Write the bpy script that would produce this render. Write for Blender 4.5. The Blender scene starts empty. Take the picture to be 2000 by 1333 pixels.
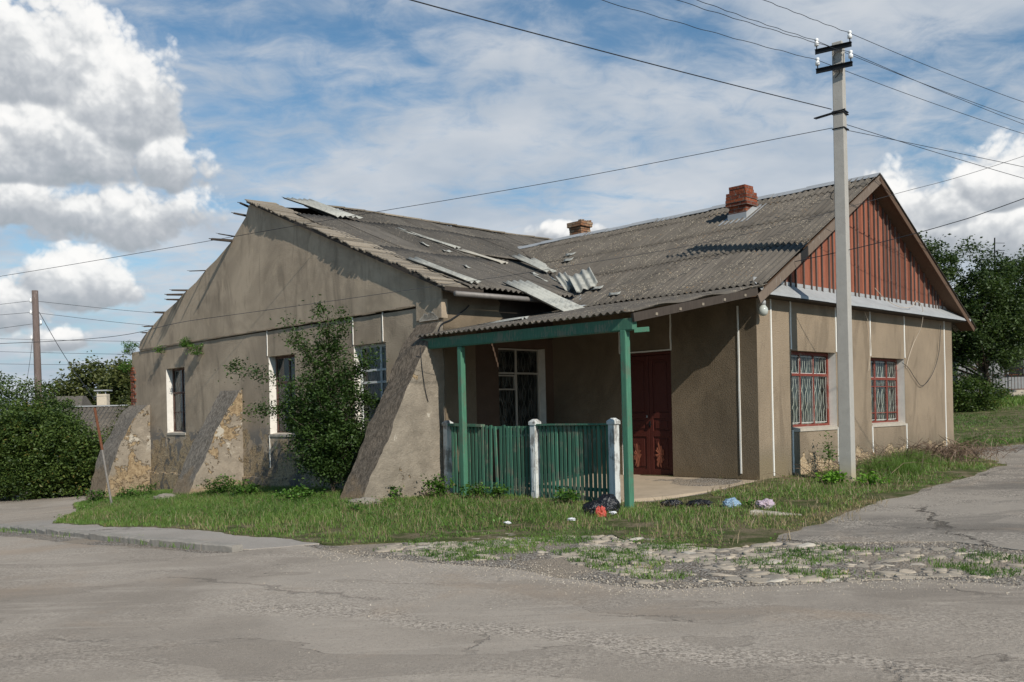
import bpy, bmesh, math, random
import numpy as np
from mathutils import Vector, Matrix
random.seed(7); rng = np.random.default_rng(7)
S = bpy.context.scene
COL = S.collection
R = math.radians
# ------------------------------------------------------------------ frame of the house: x = along the sunny gable wall, y = away along the porch wall
CX, CY = 4.653, 17.602
EA = np.array([.7215, .6924]); EA /= np.linalg.norm(EA); EB = np.array([-EA[1], EA[0]])
HROT = math.atan2(EA[1], EA[0])
def hw(a, b, z=0.): return Vector((CX + a*EA[0] + b*EB[0], CY + a*EA[1] + b*EB[1], z))
# ------------------------------------------------------------------ camera
cd = bpy.data.cameras.new('camera'); cam = bpy.data.objects.new('camera', cd); COL.objects.link(cam)
cd.sensor_width = 36; cd.lens = 36*1820/2000; cd.shift_y = 139.5/2000; cd.clip_end = 3000; cd.clip_start = .1
cam.location = (0, 0, 1.35)
cam.rotation_euler = (Matrix.Rotation(R(90), 3, 'X') @ Matrix.Rotation(-0.022, 3, 'Z')).to_euler()
S.camera = cam
# ------------------------------------------------------------------ sun and sky
sd = -(0.27*EA + 1.0*EB); SUN = Vector((sd[0], sd[1], .75)).normalized()
SUN_EL = math.asin(SUN.z); SUN_AZ = math.atan2(SUN.x, SUN.y)
ld = bpy.data.lights.new('sun', 'SUN'); lo = bpy.data.objects.new('sun', ld); COL.objects.link(lo)
ld.energy = 4.5; ld.angle = R(.5); ld.color = (1, .945, .86)
lo.rotation_euler = SUN.to_track_quat('Z', 'Y').to_euler(); lo.location = (20, -20, 30)
S.view_settings.view_transform = 'Standard'; S.view_settings.look = 'None'; S.view_settings.exposure = 0.0; S.view_settings.gamma = 1
S.render.film_transparent = False

class NT:
    """small helper for building node trees"""
    def __init__(s, tree): s.t = tree; s.n = tree.nodes; s.l = tree.links
    def new(s, ty, **kw):
        n = s.n.new(ty)
        for k, v in kw.items(): setattr(n, k, v)
        return n
    def put(s, sock, v):
        if v is None: return
        if hasattr(v, 'is_output') or isinstance(v, bpy.types.NodeSocket): s.l.new(v, sock)
        else:
            if isinstance(v, (tuple, list)) and sock.type == 'RGBA' and len(v) == 3: v = (*v, 1)
            sock.default_value = v
    def math(s, op, a, b=None, c=None, clamp=False):
        n = s.new('ShaderNodeMath', operation=op, use_clamp=clamp)
        s.put(n.inputs[0], a); s.put(n.inputs[1], b)
        if c is not None: s.put(n.inputs[2], c)
        return n.outputs[0]
    def vmath(s, op, a, b=None, out=0):
        n = s.new('ShaderNodeVectorMath', operation=op); s.put(n.inputs[0], a)
        if b is not None: s.put(n.inputs[1], b)
        return n.outputs[out]
    def scale(s, v, sc): return s.vmath('MULTIPLY', v, sc)
    def noise(s, vec, scale, detail=4, rough=.55, dist=0, out=0):
        n = s.new('ShaderNodeTexNoise'); s.put(n.inputs['Vector'], vec); s.put(n.inputs['Scale'], scale)
        n.inputs['Detail'].default_value = detail; n.inputs['Roughness'].default_value = rough; n.inputs['Distortion'].default_value = dist
        return n.outputs[out]
    def voro(s, vec, scale, feature='F1', out=0, rand=1):
        n = s.new('ShaderNodeTexVoronoi', feature=feature); s.put(n.inputs['Vector'], vec); n.inputs['Scale'].default_value = scale
        n.inputs['Randomness'].default_value = rand
        return n.outputs[out]
    def ramp(s, f, stops, interp='LINEAR'):
        n = s.new('ShaderNodeValToRGB'); s.put(n.inputs[0], f); cr = n.color_ramp; cr.interpolation = interp
        while len(cr.elements) < len(stops): cr.elements.new(.5)
        for e, (p, c) in zip(cr.elements, stops):
            e.position = p; e.color = (*c, 1) if isinstance(c, (tuple, list)) else (c, c, c, 1)
        return n.outputs[0]
    def sstep(s, x, lo_, hi_):
        n = s.new('ShaderNodeMapRange', interpolation_type='SMOOTHSTEP'); s.put(n.inputs[0], x)
        s.put(n.inputs[1], lo_); s.put(n.inputs[2], hi_); n.inputs[3].default_value = 0; n.inputs[4].default_value = 1
        return n.outputs[0]
    def mix(s, f, a, b, mode='MIX'):
        n = s.new('ShaderNodeMix', data_type='RGBA', blend_type=mode); s.put(n.inputs[0], f); s.put(n.inputs[6], a); s.put(n.inputs[7], b)
        return n.outputs[2]
    def sep(s, v): n = s.new('ShaderNodeSeparateXYZ'); s.put(n.inputs[0], v); return n.outputs
    def comb(s, x, y, z):
        n = s.new('ShaderNodeCombineXYZ'); s.put(n.inputs[0], x); s.put(n.inputs[1], y); s.put(n.inputs[2], z); return n.outputs[0]
    def bump(s, h, strength=.5, dist=.01, nrm=None):
        n = s.new('ShaderNodeBump'); s.put(n.inputs['Height'], h); n.inputs['Strength'].default_value = strength
        n.inputs['Distance'].default_value = dist
        if nrm is not None: s.put(n.inputs['Normal'], nrm)
        return n.outputs[0]

# world: Nishita sky with high thin cloud and cumulus laid out by direction
W = bpy.data.worlds.new('World'); S.world = W; W.use_nodes = True
w = NT(W.node_tree); w.n.clear()
def px(x, y, rx, ry):                                                     # picture angles to sky angles
    U = (x-1000) - .022*(y-806); V = .022*(x-1000) + (y-806)
    return (math.atan(U/1820), math.atan(-V/math.hypot(U, 1820)), rx/1820*.85, ry/1820*.85)
CLOUDS = [px(*c) for c in [(70, 130, 225, 175), (215, 215, 165, 160), (10, 290, 340, 150), (310, 320, 75, 85),
    (255, 425, 215, 85), (40, 420, 200, 80), (150, 560, 125, 75), (125, 672, 80, 45), (-40, 600, 130, 80),
    (1975, 360, 125, 95), (1840, 425, 150, 85), (1940, 470, 260, 100), (1110, 458, 100, 34)]]
tc = w.new('ShaderNodeTexCoord'); D = tc.outputs['Generated']
dx, dy, dz = w.sep(D)
az = w.math('ARCTAN2', dx, dy); el = w.math('ARCSINE', dz)
P = w.comb(az, el, 0)
def billow(p):                                                            # rounded heads with creases between
    r = None
    for sc, am in ((6, .40), (14, .27), (31, .17), (66, .11), (140, .06)):
        v = w.math('MULTIPLY', w.math('ABSOLUTE', w.math('SUBTRACT', w.noise(p, sc, 0, .5), .5)), am*4.5)
        r = v if r is None else w.math('ADD', r, v)
    return r
Q = w.vmath('ADD', P, w.scale(w.vmath('SUBTRACT', w.noise(P, 9, 3, .5, out=1), (.5, .5, .5)), (.07, .05, 0)))
best = hgt = None
for (ca, ce, rx, ry) in CLOUDS:                                           # (azimuth, elevation, half width, half height) in radians
    o = w.sep(w.scale(w.vmath('SUBTRACT', Q, (ca, ce, 0)), (1/rx, 1/ry, 0)))
    y2 = w.math('ADD', w.math('MULTIPLY', w.math('MINIMUM', o[1], 0), 1.7), w.math('MAXIMUM', o[1], 0))      # flatter undersides
    v = w.math('SUBTRACT', 1, w.math('SQRT', w.math('ADD', w.math('MULTIPLY', o[0], o[0]), w.math('MULTIPLY', y2, y2))))
    if best is None: best, hgt = v, o[1]
    else:
        k = w.sstep(w.math('SUBTRACT', v, best), -.22, .22)
        hgt = w.math('ADD', w.math('MULTIPLY', o[1], k), w.math('MULTIPLY', hgt, w.math('SUBTRACT', 1, k))); best = w.math('SMOOTH_MAX', best, v, .1)
b0 = billow(P); b1 = billow(w.vmath('ADD', P, (.005, .010, 0)))
fine = w.math('SUBTRACT', w.noise(P, 28, 6, .62), .5)
d0 = w.math('ADD', w.math('ADD', best, w.math('SUBTRACT', b0, .42)), w.math('MULTIPLY', fine, .75))
cmask = w.sstep(d0, -.10, .26)
lit = w.math('ADD', w.math('MULTIPLY', w.sstep(w.math('ADD', hgt, w.math('MULTIPLY', b0, .25)), -.45, .85), .80), .12)
lit = w.math('ADD', lit, w.math('MULTIPLY', w.math('SUBTRACT', b0, b1), .65))
lit = w.math('ADD', lit, w.math('MULTIPLY', fine, .55))
ccol = w.ramp(lit, [(0, (.37, .41, .45)), (.33, (.47, .50, .54)), (.62, (.66, .68, .70)), (.84, (.92, .92, .91)), (1, (1.0, .99, .97))])
hz = w.math('MAXIMUM', w.math('ADD', dz, .16), .03)
pl = w.comb(w.math('DIVIDE', dx, hz), w.math('DIVIDE', dy, hz), 0)
pr = w.new('ShaderNodeMapping'); pr.inputs['Rotation'].default_value = (0, 0, R(24)); pr.inputs['Scale'].default_value = (.62, 1.0, 1); w.put(pr.inputs[0], pl)
s1 = w.noise(pr.outputs[0], 1.3, 7, .56, .6); s2 = w.noise(pl, 8.5, 5, .62, .6)
ax_ = w.math('ABSOLUTE', az)
cover = w.math('SUBTRACT', w.math('MULTIPLY', w.sstep(el, .36, .05), .05), w.math('ADD', w.math('MULTIPLY', w.sstep(ax_, .7, 1.5), .22), w.math('MULTIPLY', w.sstep(el, .45, .8), .3)))
sheet_d = w.math('ADD', w.math('ADD', w.math('MULTIPLY', s1, .78), w.math('MULTIPLY', s2, .26)), cover)
smask = w.math('MULTIPLY', w.sstep(sheet_d, .39, .60), .94)
sky = w.new('ShaderNodeTexSky', sky_type='NISHITA'); sky.sun_disc = False
sky.sun_elevation = SUN_EL; sky.sun_rotation = SUN_AZ; sky.air_density = 1.0; sky.dust_density = .3; sky.ozone_density = 2.0
skyc = w.mix(w.sstep(el, .20, .0), w.scale(sky.outputs[0], (.078, .102, .106)), (.36, .46, .57))
scol = w.mix(w.sstep(w.noise(pl, 2.2, 4, .55), .3, .7), (.44, .51, .60), (.64, .67, .71))
c1 = w.mix(smask, skyc, scol)
c2 = w.mix(w.math('MULTIPLY', cmask, .97), c1, ccol)
up = w.sstep(el, -.06, -.01)
c3 = w.mix(up, (.12, .11, .09), c2)
bg = w.new('ShaderNodeBackground'); w.put(bg.inputs[0], c3); bg.inputs[1].default_value = 1.0
wo = w.new('ShaderNodeOutputWorld'); w.l.new(bg.outputs[0], wo.inputs[0])
W.cycles.sampling_method = 'MANUAL'; W.cycles.sample_map_resolution = 512

# ------------------------------------------------------------------ mesh builder
class MB:
    def __init__(s): s.v = []; s.f = []; s.t = []; s.tone = .5
    def vert(s, p): s.v.append(tuple(p)); return len(s.v)-1
    def face(s, idx): s.f.append(tuple(idx)); s.t.append(s.tone)
    def poly(s, pts): s.face([s.vert(p) for p in pts])
    def hexa(s, c):                                    # 8 corners: bottom ring then top ring
        i = [s.vert(p) for p in c]
        for q in ((3, 2, 1, 0), (4, 5, 6, 7), (0, 1, 5, 4), (1, 2, 6, 5), (2, 3, 7, 6), (3, 0, 4, 7)): s.face([i[k] for k in q])
    def box(s, x0, x1, y0, y1, z0, z1):
        s.hexa([(x0, y0, z0), (x1, y0, z0), (x1, y1, z0), (x0, y1, z0), (x0, y0, z1), (x1, y0, z1), (x1, y1, z1), (x0, y1, z1)])
    def bar(s, p0, p1, wd, ht, up=(0, 0, 1), taper=1):
        p0 = Vector(p0); p1 = Vector(p1); d = (p1-p0).normalized(); up = Vector(up)
        sx = d.cross(up)
        if sx.length < 1e-4: sx = d.cross(Vector((1, 0, 0)))
        sx.normalize(); uz = sx.cross(d)
        c = []
        for p, k in ((p0, 1), (p1, taper)):
            for a, b in ((-1, -1), (1, -1), (1, 1), (-1, 1)): c.append(p + sx*a*wd/2*k + uz*b*ht/2*k)
        s.hexa([c[0], c[1], c[2], c[3], c[4], c[5], c[6], c[7]])
    def tube(s, pts, r, n=8, cap=True):
        pts = [Vector(p) for p in pts]; rs = r if isinstance(r, (list, tuple)) else [r]*len(pts)
        rings = []; ref = None
        for k, p in enumerate(pts):
            d = (pts[min(k+1, len(pts)-1)] - pts[max(k-1, 0)]).normalized()
            if ref is None: ref = d.cross(Vector((0, 0, 1)) if abs(d.z) < .9 else Vector((1, 0, 0))).normalized()
            x = (ref - d*ref.dot(d)).normalized(); ref = x; y = d.cross(x)
            rings.append([s.vert(p + (x*math.cos(2*math.pi*i/n) + y*math.sin(2*math.pi*i/n))*rs[k]) for i in range(n)])
        for A, B in zip(rings, rings[1:]):
            for i in range(n): s.face((A[i], A[(i+1) % n], B[(i+1) % n], B[i]))
        if cap: s.face(rings[0][::-1]); s.face(rings[-1])
    def lathe(s, c, prof, n=16):
        rings = [[s.vert((c[0]+r*math.cos(2*math.pi*i/n), c[1]+r*math.sin(2*math.pi*i/n), c[2]+z)) for i in range(n)] for r, z in prof]
        for A, B in zip(rings, rings[1:]):
            for i in range(n): s.face((A[i], A[(i+1) % n], B[(i+1) % n], B[i]))
        s.face(rings[0][::-1]); s.face(rings[-1])
    def build(s, name, m, parent=None, smooth=False, bevel=0, solid=0):
        me = bpy.data.meshes.new(name); me.from_pydata(s.v, [], s.f); me.update()
        at = me.attributes.new('tone', 'FLOAT', 'FACE'); at.data.foreach_set('value', s.t)
        if smooth: me.polygons.foreach_set('use_smooth', [True]*len(s.f))
        me.materials.append(m)
        o = bpy.data.objects.new(name, me); COL.objects.link(o)
        if parent: o.parent = parent
        if solid: md = o.modifiers.new('s', 'SOLIDIFY'); md.thickness = solid; md.offset = 0
        if bevel: md = o.modifiers.new('b', 'BEVEL'); md.width = bevel; md.segments = 2; md.limit_method = 'ANGLE'
        return o
def tag(o, label=None, cat=None, group=None, kind=None):
    for k, v in (('label', label), ('category', cat), ('group', group), ('kind', kind)):
        if v: o[k] = v
    return o
def empty(name, loc, label, cat, rz=0, group=None):
    o = bpy.data.objects.new(name, None); COL.objects.link(o); o.location = loc; o.rotation_euler = (0, 0, rz); o.empty_display_size = .2
    return tag(o, label, cat, group)
def house_empty(name, a, b, z, label, cat, group=None): return empty(name, hw(a, b, z), label, cat, HROT, group)
def quick(name, verts, faces, m, tone=None, parent=None, smooth=False):     # numpy path for big meshes of equal faces
    verts = np.asarray(verts, 'f4'); faces = np.asarray(faces, 'i4'); k = faces.shape[1]
    me = bpy.data.meshes.new(name); me.vertices.add(len(verts)); me.vertices.foreach_set('co', verts.ravel())
    me.loops.add(faces.size); me.loops.foreach_set('vertex_index', faces.ravel())
    me.polygons.add(len(faces)); me.polygons.foreach_set('loop_start', np.arange(0, faces.size, k, dtype='i4'))
    me.polygons.foreach_set('loop_total', np.full(len(faces), k, 'i4'))
    if smooth: me.polygons.foreach_set('use_smooth', np.ones(len(faces), bool))
    if tone is not None: me.attributes.new('tone', 'FLOAT', 'FACE').data.foreach_set('value', np.asarray(tone, 'f4'))
    me.update(calc_edges=True); me.materials.append(m)
    o = bpy.data.objects.new(name, me); COL.objects.link(o)
    if parent: o.parent = parent
    return o

# ------------------------------------------------------------------ materials
def mat(name):
    m = bpy.data.materials.new(name); m.use_nodes = True; t = NT(m.node_tree); t.n.clear()
    t.out = t.new('ShaderNodeOutputMaterial'); t.b = t.new('ShaderNodeBsdfPrincipled'); t.l.new(t.b.outputs[0], t.out.inputs[0])
    t.obj = t.new('ShaderNodeTexCoord').outputs['Object']; t.m = m
    t.b.inputs['Specular IOR Level'].default_value = .3
    return t
def tone(t): n = t.new('ShaderNodeAttribute', attribute_name='tone'); return n.outputs['Fac']
def fin(t, col, rough=.9, nrm=None, metal=0, spec=None):
    t.put(t.b.inputs['Base Color'], col); t.put(t.b.inputs['Roughness'], rough); t.b.inputs['Metallic'].default_value = metal
    if spec is not None: t.b.inputs['Specular IOR Level'].default_value = spec
    if nrm is not None: t.put(t.b.inputs['Normal'], nrm)
    return t.m
def mulc(c, k): return tuple(min(1, x*k) for x in c)
MAT = {}
def plaster(name, base, peel=None, streak=.35, patch=0, grain=.6):
    """rough-cast render; peel = (height below which it has fallen off, softness)"""
    t = mat(name); o = t.obj; x, y, z = t.sep(o)
    big = t.noise(o, .55, 6, .62, .9); mid = t.noise(o, 3.2, 5, .6); g = t.noise(o, 38, 3, .7); g2 = t.noise(o, 110, 2, .6)
    st = t.noise(t.scale(o, (1.3, 1.3, .33)), 1.3, 7, .68, 1.2)
    col = t.mix(t.sstep(big, .3, .7), mulc(base, .72), mulc(base, 1.14))
    col = t.mix(t.math('MULTIPLY', t.sstep(st, .50, .72), streak), col, mulc(base, .42))
    col = t.mix(t.math('MULTIPLY', t.sstep(mid, .58, .75), .30), col, mulc((base[0]*1.08, base[1]*1.05, base[2]), 1.25))
    col = t.mix(t.math('MULTIPLY', t.sstep(g, .62, .72), .35), col, mulc(base, .55))
    h = t.math('ADD', t.math('MULTIPLY', g, .8), t.math('MULTIPLY', g2, .35))
    if peel:
        zt, sf = peel
        nz = t.noise(o, 1.3, 8, .66, .8); nz2 = t.noise(t.vmath('ADD', o, (7, 3, 1)), 2.3, 7, .62, .6)
        f = t.math('ADD', t.math('MULTIPLY', t.math('SUBTRACT', nz, .5), 6.0), t.math('DIVIDE', t.math('SUBTRACT', zt, z), sf))
        fm = t.sstep(f, .0, .08)
        under = t.ramp(nz2, [(.30, (.085, .08, .075)), (.43, (.17, .155, .135)), (.475, (.34, .25, .15)), (.56, (.43, .33, .21)), (.66, (.24, .20, .155))])
        under = t.mix(t.sstep(t.noise(o, 26, 4, .7), .45, .7), under, mulc((.2, .16, .11), .55))
        rim = t.math('SUBTRACT', t.sstep(f, -.16, .0), fm)
        # grey cement patching still on the wall near the foot
        gz = t.math('MULTIPLY', t.sstep(t.noise(t.vmath('ADD', o, (2, 9, 4)), .9, 5, .55, .6), .50, .54), t.sstep(z, zt+.6, zt+.1))
        col = t.mix(t.math('MULTIPLY', gz, .85), col, t.mix(nz2, (.10, .097, .092), (.20, .19, .175)))
        col = t.mix(fm, col, under); col = t.mix(t.math('MULTIPLY', rim, .35), col, mulc(base, 1.5))
        h = t.math('SUBTRACT', h, t.math('MULTIPLY', fm, 2.6)); h = t.math('ADD', h, t.math('MULTIPLY', t.math('MULTIPLY', fm, t.noise(o, 14, 6, .7)), 3.0))
    damp = t.math('MULTIPLY', t.sstep(t.math('ADD', z, t.math('MULTIPLY', big, .9)), .95, .35), .35)
    if not peel: col = t.mix(damp, col, mulc((base[0]*1.1, base[1]*1.02, base[2]*.72), .8))
    MAT[name] = fin(t, col, .95, t.bump(h, grain, .02), spec=.15)
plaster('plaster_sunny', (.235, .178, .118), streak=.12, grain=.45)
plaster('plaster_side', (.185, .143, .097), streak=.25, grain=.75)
plaster('plaster_old', (.40, .318, .230), peel=(.70, .6), streak=.65, grain=.8)
plaster('plaster_gable', (.42, .335, .242), streak=.65, grain=.7)
# crumbling patches at the foot of the sunny wall
t = mat('plaster_sunny2'); o = t.obj; x, y, z = t.sep(o)
base = (.285, .222, .155); g = t.noise(o, 42, 3, .7); nz = t.noise(o, 2.1, 7, .62, .5)
col = t.mix(t.sstep(t.noise(o, .9, 4, .6), .3, .7), mulc(base, .88), mulc(base, 1.08))
col = t.mix(t.math('MULTIPLY', t.sstep(g, .54, .70), .45), col, mulc(base, .62)); col = t.mix(t.math('MULTIPLY', t.sstep(t.noise(t.scale(o, (1.2, 1.2, .35)), 1.6, 6, .66, 1), .48, .66), .60), col, mulc(base, .6))
gx = t.math('MULTIPLY', t.sstep(x, 1.2, 1.7), 1.0)
f = t.math('ADD', t.math('MULTIPLY', t.math('SUBTRACT', nz, .5), 1.7), t.math('SUBTRACT', .32, t.math('MULTIPLY', z, 1.05)))
f = t.math('SUBTRACT', f, t.math('MULTIPLY', t.math('SUBTRACT', 1, gx), .8)); fm = t.sstep(f, 0, .05)
foot = t.mix(t.sstep(z, .75, .2), col, (.21, .17, .115)); foot = t.mix(t.sstep(t.math('ADD', z, t.math('MULTIPLY', nz, .5)), .75, .45), foot, (.30, .22, .10))
col = t.mix(t.math('MULTIPLY', t.sstep(x, 1.3, .9), .6), col, foot)
dampm = t.sstep(t.math('ADD', z, t.math('MULTIPLY', nz, .7)), 1.15, .55)
col = t.mix(t.math('MULTIPLY', dampm, .65), col, (.18, .15, .105))
col = t.mix(fm, col, t.mix(t.sstep(t.noise(o, 22, 5, .7), .42, .62), (.40, .29, .17), (.58, .46, .31)))
h = t.math('SUBTRACT', t.math('MULTIPLY', g, .8), t.math('MULTIPLY', fm, 2.2)); h = t.math('ADD', h, t.math('MULTIPLY', t.math('MULTIPLY', fm, t.noise(o, 18, 5, .7)), 1.6))
MAT['plaster_front'] = fin(t, col, .95, t.bump(h, .9, .03), spec=.15)
# buttress faces
def buttress_mat(name, top, side, ochre, foot):
    t = mat(name); o = t.obj; x, y, z = t.sep(o); tn = tone(t)
    n1 = t.noise(o, 1.2, 10, .68, .3); n2 = t.noise(t.vmath('ADD', o, (4, 1, 8)), 2.4, 9, .68, .3); n3 = t.noise(o, 9, 6, .7); g = t.noise(o, 40, 4, .7)
    sd_ = t.mix(t.sstep(n2, .35, .65), mulc(side, .80), mulc(side, 1.12)); sd_ = t.mix(t.math('MULTIPLY', t.sstep(n3, .55, .7), .4), sd_, mulc(side, 1.35))
    e1 = t.math('ADD', n1, t.math('MULTIPLY', t.math('SUBTRACT', n3, .5), .12))
    f1 = t.sstep(e1, .56-ochre, .575-ochre); oc = t.mix(t.sstep(n3, .38, .62), (.22, .155, .09), (.38, .285, .175))
    sd_ = t.mix(f1, sd_, oc)
    e2 = t.math('ADD', n2, t.math('MULTIPLY', t.math('SUBTRACT', n3, .5), .10))
    f2 = t.math('MULTIPLY', t.sstep(e2, .60-ochre*.5, .612-ochre*.5), t.sstep(z, .2, .8)); sd_ = t.mix(f2, sd_, mulc((.50, .45, .37), 1.0))
    f3 = t.sstep(t.math('SUBTRACT', t.math('MULTIPLY', e1, 2.2), z), foot, foot+.25); sd_ = t.mix(t.math('MULTIPLY', f3, .75), sd_, oc)
    ln = t.sstep(t.math('ABSOLUTE', t.math('SUBTRACT', e1, .568-ochre)), .010, .002); sd_ = t.mix(t.math('MULTIPLY', ln, .7), sd_, (.06, .05, .04))
    tp = t.mix(t.sstep(t.noise(t.scale(o, (9, 9, 2)), 2.2, 7, .7), .35, .68), mulc(top, .55), mulc(top, 1.35))
    tp = t.mix(t.math('MULTIPLY', t.sstep(t.math('ADD', t.math('MULTIPLY', n1, 1.6), t.math('MULTIPLY', z, -1)), .75, 1.1), .6), tp, (.24, .17, .10))
    col = t.mix(tn, sd_, tp)
    h = t.math('ADD', t.math('MULTIPLY', g, .7), t.math('MULTIPLY', n3, 1.4)); h = t.math('SUBTRACT', h, t.math('MULTIPLY', f1, 1.6))
    MAT[name] = fin(t, col, .95, t.bump(h, .8, .03), spec=.1)
buttress_mat('buttress_worn', (.20, .175, .145), (.30, .255, .20), .045, 1.2)
buttress_mat('buttress_smooth', (.150, .122, .094), (.275, .235, .185), -.09, 1.35)
# asbestos cement sheeting
def sheeting(name, base, moss=.5, dark=1.0, st=(.4, 6, .4)):
    t = mat(name); o = t.obj; tn = tone(t)
    n1 = t.noise(o, 1.1, 6, .6, .4); n2 = t.noise(o, 7, 6, .68); n3 = t.noise(o, 60, 3, .7)
    col = t.mix(tn, mulc(base, .72*dark), mulc(base, 1.22))
    col = t.mix(t.math('MULTIPLY', t.sstep(n1, .4, .7), .5), col, mulc(base, .66))
    col = t.mix(t.math('MULTIPLY', t.sstep(n2, .56, .68), .45), col, mulc((base[0], base[1]*.97, base[2]*.9), 1.5))
    sp = t.voro(t.vmath('ADD', o, t.scale(t.noise(o, 9, 2, .5, out=1), (.1, .1, .1))), 24)
    spm = t.math('MULTIPLY', t.sstep(sp, .32, .20), t.sstep(t.noise(o, 1.7, 4, .6), .40, .58))
    sk = t.noise(t.scale(o, st), 1.6, 6, .7); col = t.mix(t.math('MULTIPLY', t.sstep(sk, .50, .66), .55), col, mulc(base, .52)); col = t.mix(t.math('MULTIPLY', t.sstep(sk, .46, .34), .35), col, mulc(base, 1.5))
    col = t.mix(t.math('MULTIPLY', t.sstep(tn, .9, .97), .85), col, (.40, .365, .30))
    col = t.mix(t.math('MULTIPLY', spm, moss), col, (.36, .31, .23))
    mo = t.math('MULTIPLY', t.sstep(t.voro(o, 15), .24, .12), t.sstep(t.noise(t.vmath('ADD', o, (5, 1, 2)), 1.4, 4, .6), .50, .66))
    col = t.mix(t.math('MULTIPLY', mo, moss), col, (.26, .15, .06))
    MAT[name] = fin(t, col, .92, t.bump(t.math('ADD', n3, t.math('ADD', t.math('MULTIPLY', n2, .7), t.math('MULTIPLY', spm, .8))), .5, .012), spec=.2)
sheeting('sheeting_old', (.125, .109, .090), 1.0); sheeting('sheeting_grey', (.118, .105, .089), .6, 1.0, (6, .4, .4)); sheeting('sheeting_new', (.36, .355, .315), .15)
def wood(name, base, var=.3, weather=.3, wcol=(.28, .25, .21), rough=.8, ax=(1, 1, .12), spec=.3):
    t = mat(name); o = t.obj; tn = tone(t)
    gr = t.noise(t.scale(o, (ax[0]*14, ax[1]*14, ax[2]*14)), 2.5, 6, .65, .3); n1 = t.noise(o, 3.1, 6, .65, .3)
    col = t.mix(gr, mulc(base, 1-var), mulc(base, 1+var)); col = t.mix(t.math('MULTIPLY', tn, .5), mulc(base, 1), col) if False else col
    col = t.mix(1, col, t.mix(tn, (.62, .62, .62), (1.3, 1.3, 1.3)), 'MULTIPLY')
    m = t.sstep(t.math('ADD', t.math('MULTIPLY', n1, .6), t.math('MULTIPLY', gr, .4)), .66-weather*.35, .72-weather*.30)
    col = t.mix(t.math('MULTIPLY', m, .85), col, t.mix(gr, mulc(wcol, .6), mulc(wcol, 1.2)))
    MAT[name] = fin(t, col, rough, t.bump(t.math('SUBTRACT', gr, t.math('MULTIPLY', m, .4)), .5, .006), spec=spec)
wood('paint_green', (.066, .185, .115), .45, .42, (.10, .15, .10), .6)
wood('paint_green_dull', (.058, .155, .100), .45, .42, (.17, .18, .13), .75)
wood('paint_red', (.235, .078, .044), .5, .14, (.20, .14, .11), .75)
wood('paint_redframe', (.185, .042, .028), .35, .34, (.30, .22, .18), .6)
wood('paint_door', (.085, .021, .015), .3, .10, (.12, .03, .02), .45)
wood('paint_brownframe', (.10, .055, .042), .3, .35, (.22, .18, .15), .75)
wood('paint_white', (.60, .61, .58),  .2, .52, (.22, .195, .17), .8)
wood('frame_white', (.62, .64, .62), .15, .25, (.22, .20, .18), .7)
wood('paint_offwhite', (.42, .39, .34), .2, .2, (.2, .17, .14), .75)
wood('bare_wood', (.245, .205, .155), .5, .3, (.30, .27, .23), .9)
wood('bare_wood_dark', (.055, .043, .034), .5, .15, (.12, .10, .09), .9)
wood('barge_wood', (.165, .125, .095), .4, .3, (.25, .22, .19), .85)
wood('soffit_wood', (.105, .062, .038), .4, .1, (.15, .11, .08), .85)
wood('pole_wood', (.14, .105, .09), .5, .3, (.25, .2, .18), .9)
def simple(name, base, rough=.8, metal=0, var=.25, sc=6, bmp=.3, bd=.01, spec=.3):
    t = mat(name); o = t.obj; n = t.noise(o, sc, 6, .65, .3)
    MAT[name] = fin(t, t.mix(n, mulc(base, 1-var), mulc(base, 1+var)), rough, t.bump(n, bmp, bd), metal, spec)
simple('whitewash', (.72, .68, .61), .9, var=.25, sc=5)
simple('strip_white', (.74, .72, .66), .8, var=.12)
simple('zinc', (.37, .375, .37), .55, .12, .25, 3)
simple('pipe_metal', (.22, .20, .18), .6, .3, .4, 9)
simple('rust', (.16, .065, .035), .85, .2, .5, 12)
simple('black_steel', (.012, .012, .013), .55, .2, .3)
simple('porcelain', (.80, .80, .78), .2, 0, .05)
simple('wire_dark', (.02, .022, .026), .6, 0, .1)
simple('wire_pale', (.50, .42, .33), .7, 0, .1)
simple('floor_concrete', (.40, .32, .23), .95, 0, .3, 3, .5)
simple('plinth_stone', (.42, .37, .30), .95, 0, .35, 5, .7, .03)
simple('curtain', (.085, .10, .095), .9, 0, .15)
simple('curtain_white', (.15, .17, .17), .9, 0, .15)
simple('dark_room', (.012, .012, .012), .9)
simple('grille_dark', (.13, .13, .12), .7)
simple('grille_paint', (.55, .52, .46), .7)
simple('grille_white', (.66, .68, .67), .6)
simple('yellow_paint', (.60, .42, .02), .6)
simple('cream_wall', (.55, .47, .36), .9); simple('white_wall', (.55, .55, .53), .9); simple('grey_wall', (.24, .24, .24), .9)
simple('lamp_glass', (.42, .44, .40), .15)
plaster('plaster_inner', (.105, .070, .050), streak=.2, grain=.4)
simple('dish_white', (.8, .8, .8), .4)
simple('kerb_stone', (.27, .245, .21), .95, 0, .4, 8, .8, .02)
simple('bag_black', (.010, .010, .012), .28, 0, .3, 14, .9, .03, .5)
simple('bag_blue', (.22, .32, .42), .35, 0, .6, 10, .9, .03, .5)
simple('bag_pink', (.42, .33, .38), .4, 0, .5, 9, .9, .03, .5)
simple('bag_red', (.50, .075, .05), .4, 0, .5, 16, .9, .03, .4)
simple('litter', (.62, .62, .62), .6, 0, .2)
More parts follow.
